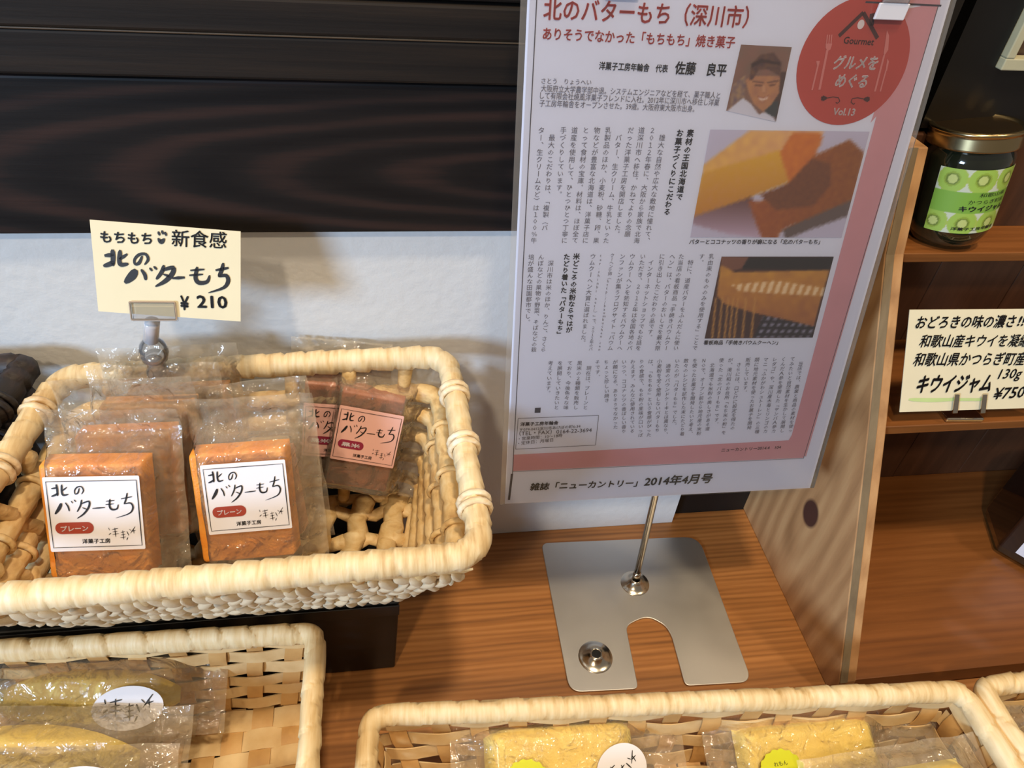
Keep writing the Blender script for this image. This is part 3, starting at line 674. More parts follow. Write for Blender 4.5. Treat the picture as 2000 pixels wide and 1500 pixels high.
# clips that hold the poster
for k, (px_, py_) in enumerate(((1740, -2), (1215, -50))):
    u, v_ = PU(px_, py_)
    ck = thing('sign_clip', ('clear plastic clip gripping the poster beside its red emblem', 'clear plastic clip gripping the poster above its red headline')[k], 'clip', tuple(PF.p(u, v_)), 'poster clips')
    m = MB(); sheet(m, PF, [(u-.008, v_-.0085), (u+.008, v_-.0085), (u+.0085, v_-.0015), (u-.0085, v_-.0015)], 0); m = MB()
    m.prism([PF.p(u-.0070, v_-.0080, .0012), PF.p(u+.0070, v_-.0080, .0012), PF.p(u+.0070, v_-.0015, .0030), PF.p(u-.0070, v_-.0015, .0030)], PF.n*.0016); m.build('clip_jaw', mt['acrylicw'], ck, bevel=.0004)
    m = MB(); m.prism([PF.p(u-.006, v_-.0015, .003), PF.p(u+.006, v_-.0015, .003), PF.p(u+.005, v_+.03, .006), PF.p(u-.005, v_+.03, .006)], PF.n*.002); m.build('clip_arm', mt['acrylic'], ck, bevel=.0005)
    m = MB(); m.prism([PF.p(u-.006, v_-.006, -.003), PF.p(u+.006, v_-.006, -.003), PF.p(u+.006, v_+.03, -.005), PF.p(u-.006, v_+.03, -.005)], PF.n*.002); m.build('clip_back', mt['acrylic'], ck)

# ================================================================== baskets
CR = [.05]
def closed_path(cs, r, n=220):
    r = min(r, CR[0])
    P = [V(c) for c in cs]; o = []; k = 10
    segs = []
    for i in range(4):
        p = P[i]; a = P[i-1]; b = P[(i+1) % 4]; t1 = p+(a-p).normalized()*r; t2 = p+(b-p).normalized()*r
        for j in range(k+1):
            t = j/k; segs.append(t1*(1-t)**2+p*2*t*(1-t)+t2*t*t)
    L = [0]
    for i in range(len(segs)): L.append(L[-1]+(segs[(i+1) % len(segs)]-segs[i]).length)
    tot = L[-1]; j = 0
    for i in range(n):
        d = tot*i/n
        while L[j+1] < d: j += 1
        f = (d-L[j])/max(1e-9, L[j+1]-L[j]); o.append(segs[j].lerp(segs[(j+1) % len(segs)], f))
    return o, tot
def wrapped(mb, pts, r, tot, pitch=.012, segs=10, amp=.10, twist=1, closed=True, seed=0, flat_=1.0, wob=.0):
    n = len(pts)
    def rad(i, th):
        s = i/n*tot/pitch+twist*th/(2*math.pi)+.5*noise.noise(V((i*.11, seed, 0))); fr = s-math.floor(s)
        return r*(1+amp*(fr-.5)+(-amp*.9 if fr < .12 else 0)+.05*noise.noise(V((i*.05, th, seed+5))))
    mb.tube(pts, rad, segs, closed, flat=flat_)
def lerp4(A, B, t): return [V(a).lerp(V(b), t) for a, b in zip(A, B)]
def ring_tie(parent, p, axis, r, r2, mat, name='tie'):
    q = axis.to_track_quat('Z', 'Y').to_matrix().to_4x4(); q.translation = p; m = MB(); n = 14
    pts = [q @ V((r*math.cos(2*math.pi*i/n)*1.0, r*math.sin(2*math.pi*i/n), .0)) for i in range(n)]
    # tube around arbitrary axis
    rings = []; vs = []; fs = []
    for i in range(n):
        c = 2*math.pi*i/n; out = V((math.cos(c), math.sin(c), 0))
        for k in range(6):
            th = 2*math.pi*k/6; vs.append(q @ (out*(r+r2*math.cos(th))+V((0, 0, r2*1.3*math.sin(th)))))
    for i in range(n):
        for k in range(6):
            fs.append((i*6+k, i*6+(k+1) % 6, ((i+1) % n)*6+(k+1) % 6, ((i+1) % n)*6+k))
    m.add(vs, fs); return m.build(name, mat, parent, smooth=True)
def rod_basket(label, rim, bot, rods, matr, mats, matb, rr=.0058, front=True, name='wicker_basket', rimr=.0062, cat='basket', group=None):
    ctr = sum((V(p) for p in bot), V())/4
    T = thing(name, label, cat, tuple(ctr), group)
    pts, tot = closed_path(rim, .016, 420); m = MB(); wrapped(m, pts, rimr, tot, .011, 12, .13, 1, flat_=1.15); m.build('rim', matr, T, smooth=True)
    for i, t in enumerate(rods):
        pts, tot = closed_path(lerp4(rim, bot, t), .016, 260); m = MB(); wrapped(m, pts, rr*(1-.08*i), tot, .016, 10, .12, -1, seed=i+1); m.build('rod', mats, T, smooth=True)
    # stakes down the four walls
    names = []
    for s in (0, 2, 3):
        a, b = V(rim[s]), V(rim[(s+1) % 4]); c, d = V(bot[s]), V(bot[(s+1) % 4]); n = max(2, int((b-a).length/.030))
        nrm = (b-a).cross(c-a).normalized()
        mid = (a+b)/2
        if nrm.dot(mid-(c+d)/2-V((0, 0, (mid-(c+d)/2).z))) < 0: nrm = -nrm
        for k in range(n):
            f = (k+.7)/(n+.4); p0 = a.lerp(b, f); p1 = c.lerp(d, f); pl = [p0+nrm*.001]
            for j in range(1, 13):
                pl.append(p0.lerp(p1, j/12)+nrm*(.0030 if j % 2 else -.0032)*(1 if (k % 2) else -1))
            m = MB(); m.tube(pl, lambda i, th: .0040*(1+.1*math.sin(i*2.1)), 8, flat=1); m.build('stake', mats, T, smooth=True)
    # floor strands
    b0, b1, b2, b3 = [V(p) for p in bot]
    nx = 8; ny = 3
    for k in range(nx):
        f = (k+.5)/nx; p0 = b0.lerp(b1, f); p1 = b3.lerp(b2, f); pl = [p0.lerp(p1, j/10)+V((.0012*math.sin(j*1.9+k), 0, .0022*(1 if (j+k) % 2 else -1)+.006)) for j in range(11)]
        m = MB(); m.tube(pl, lambda i, th: .0066*(1+.12*math.sin(i*1.7+k)), 10, flat=.7); m.build('floor_strand', mats, T, smooth=True)
    for k in range(ny):
        f = (k+.5)/ny; p0 = b0.lerp(b3, f); p1 = b1.lerp(b2, f); pl = [p0.lerp(p1, j/22)+V((0, .001*math.sin(j*1.3+k), .0022*(-1 if (j+k) % 2 else 1)+.004)) for j in range(23)]
        m = MB(); m.tube(pl, lambda i, th: .0048*(1+.12*math.sin(i*1.5+k)), 8, flat=.75); m.build('floor_strand', mats, T, smooth=True)
    # ties binding rods on the right and left walls
    for s in (1, 3):
        a, b = V(rim[s]), V(rim[(s+1) % 4]); ax = (b-a).normalized()
        for f in (.24, .52, .80):
            for dd in (-.0024, .0024): ring_tie(T, a.lerp(b, f)+ax*dd, ax, rimr*1.18, .0014, matb)
            for t in rods[:2]:
                L = lerp4(rim, bot, t); p = L[s].lerp(L[(s+1) % 4], f+.03); ring_tie(T, p, ax, rr*1.16, .0013, mats)
    if front:   # chunky braided strands on the outside of the front and right walls
        base = MB(); nn = 9; kk = 7
        vs = []
        for j in range(kk+1):
            for i in range(nn+1):
                t = j/kk; vs.append((0, 0, 0))
        for s in (2, 1):
            a, b = V(rim[s]), V(rim[(s+1) % 4]); c, d = V(bot[s]), V(bot[(s+1) % 4])
            ax = (b-a).normalized(); nrm = ax.cross(((c+d)-(a+b)).normalized()).normalized()
            if nrm.dot(V(((a+b)/2-ctr).xy.to_3d())) < 0: nrm = -nrm
            bw = MB(); P4 = [p+nrm*.0048 for p in (a.lerp(c, .1), b.lerp(d, .1), d, c)]; bw.prism(P4, -nrm*.001); bw.build('woven_lining', mats, T)
        rng = random.Random(3)
        pm = MB()
        for j in range(9):
            th0 = math.pi*j/8
            ring = [(math.sin(th0)*math.cos(a*math.pi/4), math.sin(th0)*math.sin(a*math.pi/4), math.cos(th0)) for a in range(8)]
            pm.v += [tuple(x) for x in ring]
        pm.f = [(j*8+k, j*8+(k+1) % 8, (j+1)*8+(k+1) % 8, (j+1)*8+k) for j in range(8) for k in range(8)]
        pad = pm.mesh('strand', matb, smooth=True)
        for s, rows in ((2, 7), (1, 4)):
            a, b = V(rim[s]), V(rim[(s+1) % 4]); c, d = V(bot[s]), V(bot[(s+1) % 4]); w_ = (b-a).length; ax = (b-a).normalized()
            dn = ((c+d)/2-(a+b)/2).normalized(); nrm = ax.cross(dn).normalized()
            if nrm.dot(V(((a+b)/2-ctr).xy.to_3d())) < 0: nrm = -nrm
            for r_ in range(rows):
                t = .13+.87*(r_+.5)/rows; p0 = a.lerp(c, t); p1 = b.lerp(d, t); n = int((p1-p0).length/.0062)
                for k in range(n):
                    f = (k+.5+.4*(r_ % 2)+rng.uniform(-.15, .15))/n; p = p0.lerp(p1, min(.99, f))+nrm*(.0055+rng.uniform(-.0008, .001))
                    ang = (.85 if r_ % 2 else -.95)+rng.uniform(-.25, .25); l_ = .0064*rng.uniform(.7, 1.25)
                    z = (ax*math.cos(ang)+dn*math.sin(ang)+nrm*rng.uniform(-.2, .2)).normalized(); x = (nrm-z*nrm.dot(z)).normalized(); y = z.cross(x)
                    mm = Matrix.Identity(4)
                    for q_, vec, sc in ((0, x, .0028), (1, y, .0027*rng.uniform(.7, 1.2)), (2, z, l_)):
                        for rr_ in range(3): mm[rr_][q_] = vec[rr_]*sc
                    mm.translation = p; put('strand', pad, mm, T)
    return T
RIM = [(-.190, .320, .190), (.0195, .320, .1965), (.0275, .184, .1930), (-.203, .180, .190)]   # BL BR FR FL
BOT = [(-.175, .300, .092), (-.002, .300, .092), (-.014, .238, .088), (-.180, .238, .088)]
rod_basket('pale wicker basket full of caramel butter mochi packets, raised on a black box', RIM, BOT, (.22, .36, .50, .64, .80, .96), mt['wicker'], mt['wicker_in'], mt['braid'])
CR[0] = .004
R2 = [(-.46, .318, .190), (-.2065, .322, .196), (-.2260, .20, .188), (-.48, .19, .185)]
B2 = [(-.44, .30, .075), (-.235, .30, .075), (-.24, .24, .075), (-.46, .24, .075)]
rod_basket('black wicker basket at the left edge, beside the caramel packet basket', R2, B2, (.16, .3, .44, .58, .72, .86, .98), mt['darkwicker'], mt['darkwicker'], mt['darkwicker'], rr=.0072, front=False, rimr=.0070)
CR[0] = .05
# the loose fibre ends that stick out of the rim
# black riser box below both
bx_ = thing('riser_box', 'black wooden riser box on the table below the caramel packet basket', 'box', (-.2, .27, 0))
m = MB(); t0 = V((-.0135, .2370, .0745)); b0 = V((-.0195, .2352, 0.0)); 
m.add([(-.5, .2352, 0), tuple(b0), (-.0195, .332, 0), (-.5, .332, 0), (-.5, .237, .0745), tuple(t0), (-.0135, .332, .0745), (-.5, .332, .0745)], [(3, 2, 1, 0), (4, 5, 6, 7), (0, 1, 5, 4), (1, 2, 6, 5), (2, 3, 7, 6), (3, 0, 4, 7)])
m.build('box_body', mt['black'], bx_, bevel=.0012)
m = MB(); m.prism([(-.5, .2365, .0640), (-.0140, .2365, .0640), (-.0134, .2362, .0745), (-.5, .2362, .0745)], (0, -.0012, 0)); m.build('top_lip', mt['black'], bx_, bevel=.0004)

def ribbon(mb, pts, nrms, wd, sd, th=.0007):
    """flat strip along pts; sd: width direction"""
    n = len(pts); vs = []
    for i in range(n):
        s_ = (V(sd[i]) if isinstance(sd, list) else V(sd)).normalized()*wd/2; nn = V(nrms[i])*th/2
        vs += [pts[i]-s_-nn, pts[i]+s_-nn, pts[i]+s_+nn, pts[i]-s_+nn]
    fs = [(0, 1, 2, 3)[::-1], (4*n-4, 4*n-3, 4*n-2, 4*n-1)]
    for i in range(n-1):
        for k in range(4): fs.append((4*i+k, 4*i+(k+1) % 4, 4*i+4+(k+1) % 4, 4*i+4+k))
    mb.add(vs, fs)
def splint_basket(label, rim, bot, wd=.0135, gap=.0035, rimr=.0058, rows=5, group=None, slant=1):
    T = thing('wicker_basket', label, 'basket', tuple(sum((V(p) for p in bot), V())/4), group)
    pts, tot = closed_path(rim, .009, 520); m = MB(); wrapped(m, pts, rimr, tot, .020, 14, .13, slant*1.4, flat_=1.2, seed=len(label)); m.build('rim', mt['rim'], T, smooth=True)
    am = .0011; rng = random.Random(len(label))
    def panel(a, b, c, d, nu, nv, open_=False):        # a-b top edge, d-c lower edge ; strips both ways
        nrm = (b-a).cross(d-a).normalized(); P = lambda u, v: a.lerp(b, u).lerp(d.lerp(c, u), v)
        wu = (b-a).length/nu*(.50 if open_ else .86)
        for i in range(nu):
            u = (i+.5)/nu+rng.uniform(-.08, .08)/nu; pl = []; k = nv*4
            for j in range(k+1):
                v = j/k; pl.append(P(u, v)+nrm*am*math.cos(math.pi*(v*nv-.5+i+0)) )
            m = MB(); ribbon(m, pl, [nrm]*len(pl), wu*rng.uniform(.80, .98), (b-a)); m.build('splint', mt['splint2'], T, angle=40)
        wv = (d-a).length/nv*(1-.16)
        for j in range(nv):
            v = (j+.5)/nv+rng.uniform(-.1, .1)/nv; pl = []; k = nu*4; tl_ = rng.uniform(-.10, .10)/nv
            for i in range(k+1):
                u = i/k; pl.append(P(u, v+tl_*(u-.5))-nrm*am*math.cos(math.pi*(u*nu-.5+j+0)))
            m = MB(); ribbon(m, pl, [nrm]*len(pl), wv*rng.uniform(.78, .98), (d-a)); m.build('splint', mt['splint'], T, angle=40)
    r = [V(p) for p in rim]; b = [V(p) for p in bot]
    for s in range(4):
        a, b_ = r[s], r[(s+1) % 4]; nu = max(3, round((b_-a).length/.0225)); panel(a, b_, b[(s+1) % 4], b[s], nu, rows, True)
    panel(b[0], b[1], b[2], b[3], max(3, round((b[1]-b[0]).length/(wd+gap))), max(3, round((b[3]-b[0]).length/(wd+gap))))
    return T
# front left basket
zr = .078
def rp(px, py, z): q = onz(px, py, z); return V((q[0], q[1], z))
FLb = [V((-.30, .2262, zr)), rp(618, 1236, zr), rp(598, 1560, zr), V((-.30, .095, zr))]
FLc = [V((-.29, .214, .006)), V((FLb[1].x-.014, .214, .006)), V((FLb[2].x-.012, FLb[2].y+.01, .006)), V((-.29, .105, .006))]
splint_basket('pale splint basket of pale yellow cake bags in front of the black box', FLb, FLc, rows=6)
zr2 = .060
FRb = [rp(724, 1398, zr2), rp(1878, 1350, zr2), rp(2035, 1590, zr2), rp(700, 1640, zr2)]
FRc = [V((FRb[0].x+.012, FRb[0].y-.012, .006)), V((FRb[1].x-.014, FRb[1].y-.012, .006)), V((FRb[2].x-.014, FRb[2].y+.01, .006)), V((FRb[3].x+.012, FRb[3].y+.01, .006))]
splint_basket('wide splint basket of lemon cake bags in front of the steel plate', FRb, FRc, rows=4)
BRb = [rp(1912, 1344, zr2+.002), V((.56, .166, zr2+.002)), V((.56, .05, zr2+.002)), rp(2085, 1600, zr2+.002)]
BRc = [V((BRb[0].x+.012, BRb[0].y-.012, .006)), V((.55, .155, .006)), V((.55, .06, .006)), V((BRb[3].x+.012, BRb[3].y+.01, .006))]
splint_basket('splint basket cut off at the bottom right corner, below the shelf unit', BRb, BRc, rows=4, slant=-1)

# ================================================================== packaged cakes
def frame_at(px_, py_, y, lean, roll, yaw=0):
    c = V(ony(px_, py_, y)); L_ = math.radians(lean)
    X = V((math.cos(math.radians(yaw)), math.sin(math.radians(yaw)), 0)); Y = V((-math.sin(math.radians(yaw))*math.sin(L_), math.cos(math.radians(yaw))*math.sin(L_), math.cos(L_)))
    r = math.radians(roll); X2 = X*math.cos(r)+Y*math.sin(r); Y2 = -X*math.sin(r)+Y*math.cos(r)
    return Face(c, X2, Y2)
def soft_block(mb, face, w, h, t, z0, cfn, nu=46, nv=60, rnd=.10, seed=0, bow=0):
    """a slab of cake: rounded top, rough sides"""
    def f(u, v):
        x = (u-.5)*2; y = (v-.5)*2; ex = max(0, (abs(x)-1+rnd)/rnd); ey = max(0, (abs(y)-1+rnd)/rnd); e = min(1, math.hypot(ex, ey))
        zz = t*math.sqrt(max(0, 1-e**4)); zz = z0+zz+(.0003 if rnd > .2 else .0005)*noise.noise(V((x*2+seed, y*2, 0)))+bow*(1-x*x)
        wob = 1+.015*noise.noise(V((y*3, seed, 1)))
        return face.p(x*w/2*wob, y*h/2, zz if e < 1 else z0)
    mb.grid(f, nu, nv, lambda u, v: cfn(u, v)); n = (nu+1)*(nv+1)
def bag(name, face, w, h, ox, oy, prof, T, mat, seed, nu=64, nv=80, wr=.0019, tail=None, back=True):
    """prof(x, y) in metres -> front height of the film over the back plane"""
    m = MB()
    def edge(x, y):
        dx = (w/2-abs(x-ox)); dy = (h/2-abs(y-oy)); return max(0, min(1, min(dx, dy)/.006))
    def wrk(x, y):
        a = noise.noise(V((x*130+seed, y*45, 0))); b = noise.noise(V((x*60, y*190+seed, 4))); c = noise.noise(V((x*300, y*300, seed))); r = 1-abs(noise.noise(V((x*80+y*60, y*80-x*60, seed+9))))*2
        return wr*(a+.7*b+.35*c+.8*max(0, r-.6))
    def f(u, v):
        x = ox+(u-.5)*w; y = oy+(v-.5)*h; e = edge(x, y); jx = .0009*noise.noise(V((y*70, seed, 2))); jy = .0010*noise.noise(V((x*60, seed, 7)))
        cv = tail(x, y) if tail else 0
        return face.p(x+jx, y+jy, prof(x, y)*e+wrk(x, y)*(.4+e)*(1-.85*min(1, prof(x, y)/.010))+.0006*e+cv)
    m.grid(f, nu, nv)
    if back:
        def g(u, v):
            x = ox+(u-.5)*w; y = oy+(v-.5)*h; cv = tail(x, y) if tail else 0
            return face.p(x+.0009*noise.noise(V((y*70, seed, 2))), y+.0010*noise.noise(V((x*60, seed, 7))), -.0006+wrk(x, y)*.3+cv)
        m.grid(g, nu//2, nv//2)
    return m.build(name, mat, T, smooth=True)
def mochi(label, px_, py_, y, lean, roll, cake, film_, labmat=None, lab=(.038, .034), labpos=(0, 0), cakepos=(0, 0), filmpos=(0, 0), col=((236, 164, 62), (214, 118, 34)), badge='プレーン', badgemat='brownred', seed=0, group='butter mochi packets', tail=None, letters=True):
    fc = frame_at(px_, py_, y, lean, roll); T = thing('butter_mochi_packet', label, 'packaged cake', tuple(fc.p(0, -.04)), group)
    cw, ch = cake; t = .013; cf = Face(fc.p(cakepos[0], cakepos[1], -.0165), fc.x, fc.y)
    def cfn(u, v):
        a = noise.noise(V((u*5+seed, v*7, 1)))*.5+.5; b = noise.noise(V((u*18, v*24, seed)))*.5+.5; k = min(1, max(0, a*.65+b*.25+.1*noise.noise(V((u*5, v*40, seed))))); e = max(abs(u-.5), abs(v-.5))*2
        c = [col[0][i]*(1-k)+col[1][i]*k for i in range(3)]
        if e > .93: c = [x*1.05+6 for x in c]
        return tuple(min(255, x) for x in c)
    m = MB(); soft_block(m, cf, cw, ch, t, 0, cfn, seed=seed); m.build('cake', mt['cakecol'], T, smooth=True)
    fw, fh = film_
    def prof(x, yy):
        dx = max(0, abs(x-cakepos[0])-cw/2); dy = max(0, abs(yy-cakepos[1])-ch/2); d = math.hypot(dx, dy); return .0158*max(0, 1-(d/.011))**1.3
    bf = Face(fc.p(0, 0, -.0170), fc.x, fc.y)
    bag('film_bag', bf, fw, fh, filmpos[0], filmpos[1], prof, T, mt['film'], seed, tail=tail)
    if labmat:
        lf = Face(fc.p(labpos[0], labpos[1], .0010), fc.x, fc.y); lw, lh = lab
        m = MB(); sheet(m, lf, rrect(-lw/2, lw/2, -lh/2, lh/2, .0006, 2), .0002); lo = m.build('paper_label', mt[labmat], T)
        if letters:
            ink = MB(); sx = lw/590; sy = lh/490; ox, oy = -lw/2, lh/2
            shop_mark(ink, lf, ('kita', 'no', 'ba', 'ta', 'bar', 'mo', 'chi', 'mark'), sx, sy, ox, oy, .0003)
            a = .0011; b = .00055   # double frame
            for i, (x0, y0, x1, y1, wd) in enumerate(((20, 28, 572, 28, 5), (20, 28, 20, 462, 6), (572, 28, 572, 462, 7), (20, 462, 572, 462, 5))):
                brush(ink, lf, [(ox+x0*sx, oy-y0*sy, wd*sx), (ox+x1*sx, oy-y1*sy, wd*sx)], .0003)
            line(ink, lf, '洋菓子工房', (ox+200*sx, oy-440*sy), (ox+375*sx, oy-440*sy), .02, .0003)
            ink.build('lettering', mt['ink'], lo)
            bd = MB(); flat(bd, lf, rrect(ox+45*sx, ox+280*sx, oy-372*sy, oy-296*sy, 36*sy, 6), .00025); bd.build('badge', mt[badgemat], lo)
            bd = MB(); line(bd, lf, badge, (ox+78*sx, oy-355*sy), (ox+248*sx, oy-355*sy), .03, .0004, height=38*sy); bd.build('badge_lettering', mt['whiteink'], lo)
    return T
t1 = lambda x, y: .010*max(0, (y-.038)/.02) if y > .038 else 0
mochi('plain butter mochi packet with white label at the front left', 187, 1002, .232, 28, -2.0, (.047, .060), (.062, .090), 'white', (.0418, .0372), (0, 0), (-.002, -.006), (.0045, .002), seed=1, tail=t1)
mochi('plain butter mochi packet with white label, right beside the front left one', 483, 970, .240, 28, 1.5, (.047, .060), (.062, .092), 'white', (.0400, .0365), (0, 0), (-.0035, -.0065), (.003, .002), seed=2, tail=t1)
mochi('black rice butter mochi packet with pink label leaning on the right wall', 717, 853, .293, 22, -13.5, (.037, .062), (.062, .086), 'pinklabel', (.0365, .0335), (0, 0), (-.0005, -.0055), (.005, .000), col=((164, 92, 56), (142, 70, 44)), badge='黒米', badgemat='winered', seed=3)
mochi('black rice butter mochi packet mostly hidden behind the pink-labelled one', 650, 835, .302, 20, -7, (.036, .062), (.058, .088), 'pinklabel', (.0365, .0335), (.0015, -.002), (0, -.004), (.002, .004), col=((164, 92, 56), (142, 70, 44)), badge='黒米', badgemat='winered', seed=4)
mochi('butter mochi packet just behind the front left one, its film fin sticking up', 262, 940, .252, 26, 0, (.046, .058), (.066, .088), None, cakepos=(-.004, -.004), filmpos=(-.004, .006), seed=5, tail=t1)
mochi('butter mochi packet in the middle of the left stack', 300, 895, .270, 24, 0, (.046, .058), (.066, .084), None, cakepos=(-.002, 0), filmpos=(0, .004), col=((222, 164, 92), (206, 132, 66)), seed=6)
mochi('butter mochi packet rearmost in the left stack, touching the back rim', 352, 855, .288, 20, 1, (.052, .056), (.072, .086), None, cakepos=(0, -.002), filmpos=(-.004, .004), col=((222, 164, 92), (206, 132, 66)), seed=7)
mochi('butter mochi packet directly behind the second white-labelled one', 478, 930, .260, 24, 5, (.048, .050), (.074, .096), None, cakepos=(0, -.016), filmpos=(0, -.002), col=((214, 150, 108), (204, 136, 92)), seed=8)

# ------------------------------------------------------------------ lemon cake bags
def lens_cake(T, fc, w, h, t, col, seed, slope=0, name='cake'):
    m = MB()
    def f(u, v):
        x = (u-.5)*2; y = (v-.5)*2; up = 1-abs(x)**2.2
        yy = y*h/2*(.25+.75*up); zz = t*math.sqrt(max(0, 1-y**4))*(.45+.55*up)*(1-abs(x)**6)
        return fc.p(x*w/2, yy+slope*x*x*h, zz+.0005*noise.noise(V((x*9, y*9, seed))))
    def c(u, v):
        k = noise.noise(V((u*14, v*9, seed)))*.5+.5; s_ = abs(v-.42)*2
        a, b = col; q = min(1, max(0, s_*.9+k*.3-.1)); return tuple(a[i]*(1-q)+b[i]*q for i in range(3))
    m.grid(f, 34, 18, c); m.build(name, mt['cakecol'], T, smooth=True)
def slab_cake(T, fc, w, h, t, col, seed):
    m = MB()
    def c(u, v):
        k = noise.noise(V((u*6, v*6, seed)))*.5+.5; e = max(abs(u-.5), abs(v-.5))*2
        if e > .9: return col[2]
        return tuple(col[0][i]*(1-k)+col[1][i]*k for i in range(3))
    soft_block(m, fc, w, h, t, 0, c, seed=seed, rnd=.30); m.build('cake', mt['cakecol'], T, smooth=True)
def oval(T, fc, u, v, a, b, ang, hh, letters=True):
    lf = Face(fc.p(u, v, hh), fc.x*math.cos(ang)+fc.y*math.sin(ang), -fc.x*math.sin(ang)+fc.y*math.cos(ang))
    m = MB(); sheet(m, lf, [(a*math.cos(t*math.pi/20), b*math.sin(t*math.pi/20)) for t in range(40)], .0002); lo = m.build('oval_label', mt['white'], T)
    if letters:
        ink = MB(); s_ = a*2/250
        shop_mark(ink, lf, ('mark',), s_, s_, -452*s_, 376*s_, .0003, 1.3); ink.build('lettering', mt['ink'], lo)
    return lf
def badge(T, fc, u, v, r, hh, small='北の', rot=0.0):
    lf = Face(fc.p(u, v, hh), fc.x*math.cos(rot)+fc.y*math.sin(rot), -fc.x*math.sin(rot)+fc.y*math.cos(rot))
    m = MB(); sheet(m, lf, [((r+.0005*math.cos(t*math.pi/30*18))*math.cos(t*math.pi/30), (r+.0005*math.cos(t*math.pi/30*18))*math.sin(t*math.pi/30)) for t in range(60)], .0002); lo = m.build('lemon_sticker', mt['lemon'], T)
    m = MB(); line(m, lf, 'Lemon', (-r*.72, -r*.14), (r*.70, -r*.14), .02, .0003); line(m, lf, 'れもん', (-r*.28, r*.40), (r*.30, r*.40), .0, .0003); pass
    m.build('lettering', plain('olive_ink', (70, 74, 24), .6), lo)
def zface(px_, py_, z, lean, roll=0):
    q = onz(px_, py_, z); L_ = math.radians(lean); X = V((1, 0, 0)); Y = V((0, math.sin(L_), math.cos(L_))); r = math.radians(roll)
    return Face(q, X*math.cos(r)+Y*math.sin(r), -X*math.sin(r)+Y*math.cos(r))
YEL = ((250, 234, 146), (236, 204, 88))
def cake_bag(label, px_, py_, z, lean, roll, film_, filmpos, cakes, labels=(), seed=0, group=None, thick=.020, name='cake_bag'):
    fc = zface(px_, py_, z, lean, roll); T = thing(name, label, 'packaged cake', tuple(fc.o), group)
    hull = []
    for kind, u, v, w, h, t, extra in cakes:
        cf = Face(fc.p(u, v, 0), fc.x, fc.y); hull.append((u, v, w, h, t))
        if kind == 'lens': lens_cake(T, cf, w, h, t, extra, seed)
        else: slab_cake(T, cf, w, h, t, extra, seed)
    def prof(x, y):
        z_ = 0
        for u, v, w, h, t in hull:
            dx = max(0, abs(x-u)-w*.42); dy = max(0, abs(y-v)-h*.38); z_ = max(z_, (t+.0022)*max(0, 1-math.hypot(dx, dy)/.020)**1.2)
        return z_
    bag('film_bag', Face(fc.p(0, 0, -.0005), fc.x, fc.y), film_[0], film_[1], filmpos[0], filmpos[1], prof, T, mt['film'], seed, wr=.0014)
    for lb in labels:
        if lb[0] == 'oval': oval(T, fc, *lb[1:])
        else: badge(T, fc, *lb[1:])
    return T
cake_bag('uppermost bag in the left splint basket, pale yellow cake under an oval label', 190, 1355, .046, 50, -3, (.124, .050), (.008, .001), group='cake bags in the left splint basket', cakes=
         [('lens', -.004, -.002, .098, .034, .014, YEL)], labels=[('oval', .0235, -.0035, .0185, .0115, .06, .0186)], seed=21)
cake_bag('middle bag of yellow cake in the left splint basket', 95, 1470, .048, 52, -5, (.122, .044), (.010, .001), group='cake bags in the left splint basket', cakes=
         [('lens', -.010, -.004, .112, .036, .014, YEL)], seed=22)
cake_bag('lowest bag of yellow cake in the left splint basket, at the frame corner', 100, 1560, .050, 56, -4, (.110, .048), (.004, .0), group='cake bags in the left splint basket', cakes=
         [('lens', -.010, -.006, .105, .036, .013, YEL)], labels=[('oval', .018, .004, .022, .014, .05, .0158, False)], seed=23)
YL2 = ((244, 218, 106), (236, 204, 88), (242, 222, 128))
cake_bag('lemon cake bag with an oval shop label beside its yellow sticker', 1093, 1480, .032, 64, -1, (.136, .054), (.006, -.004), group='lemon cake bags in the wide basket', cakes=
         [('slab', 0, -.008, .086, .052, .009, YL2)], labels=[('badge', -.0215, -.012, .0140, .0136, '北の', .28), ('oval', .032, -.007, .0148, .0125, .45, .0140)], seed=31)
cake_bag('lemon cake bag near the right end, yellow sticker low on its front', 1600, 1452, .030, 64, 0, (.150, .056), (.004, -.005), group='lemon cake bags in the wide basket', cakes=
         [('slab', -.010, -.010, .086, .046, .009, YL2)], labels=[('badge', -.0325, -.0130, .0140, .0136, '北の', .05)], seed=32)
cake_bag('cake bag overlapping the lemon bag at the lower right', 1765, 1556, .045, 66, 2, (.110, .050), (0, 0), group='lemon cake bags in the wide basket', cakes=
         [('slab', 0, -.006, .076, .040, .010, YL2)], seed=33)
cake_bag('cake bag in the bottom right corner basket', 2075, 1480, .030, 66, 4, (.100, .070), (0, 0),
         [('slab', 0, -.006, .070, .040, .010, ((214, 196, 150), (200, 176, 120), (220, 206, 170)))], seed=34)

# ================================================================== price cards
def card(label, quad, y, lean_px, name='price_card'):
    pass
pcf = frame_at(322, 530, .300, 24, -1.5)
def U1(X, Y): return pcf.uv(X*.35, 400+Y*.35)
pcard = thing('price_card', 'cream handwritten 210 yen card for butter mochi, standing over the pale basket', 'card', tuple(pcf.p(0, -.02)))
q4 = [pcf.uv(*p) for p in ((192, 608), (470, 628), (470, 452), (175, 429))]
m = MB(); sheet(m, pcf, q4, .0004); m.build('card', mt['cream'], pcard)
ink = MB()
line(ink, pcf, 'もちもち', U1(560, 210), U1(850, 222), .03, .0003, shear=.08); line(ink, pcf, '新食感', U1(958, 232), U1(1265, 245), .012, .0003, shear=.08)
for x, y_, w_ in ((888, 158, 12), (908, 152, 12), (925, 160, 10)): brush(ink, pcf, [(*U1(x-3, y_-6), .0012), (*U1(x+3, y_+8), .0014)], .0003)
brush(ink, pcf, [(*U1(884, 188), .001), (*U1(900, 206), .0022), (*U1(918, 190), .001)], .0003)
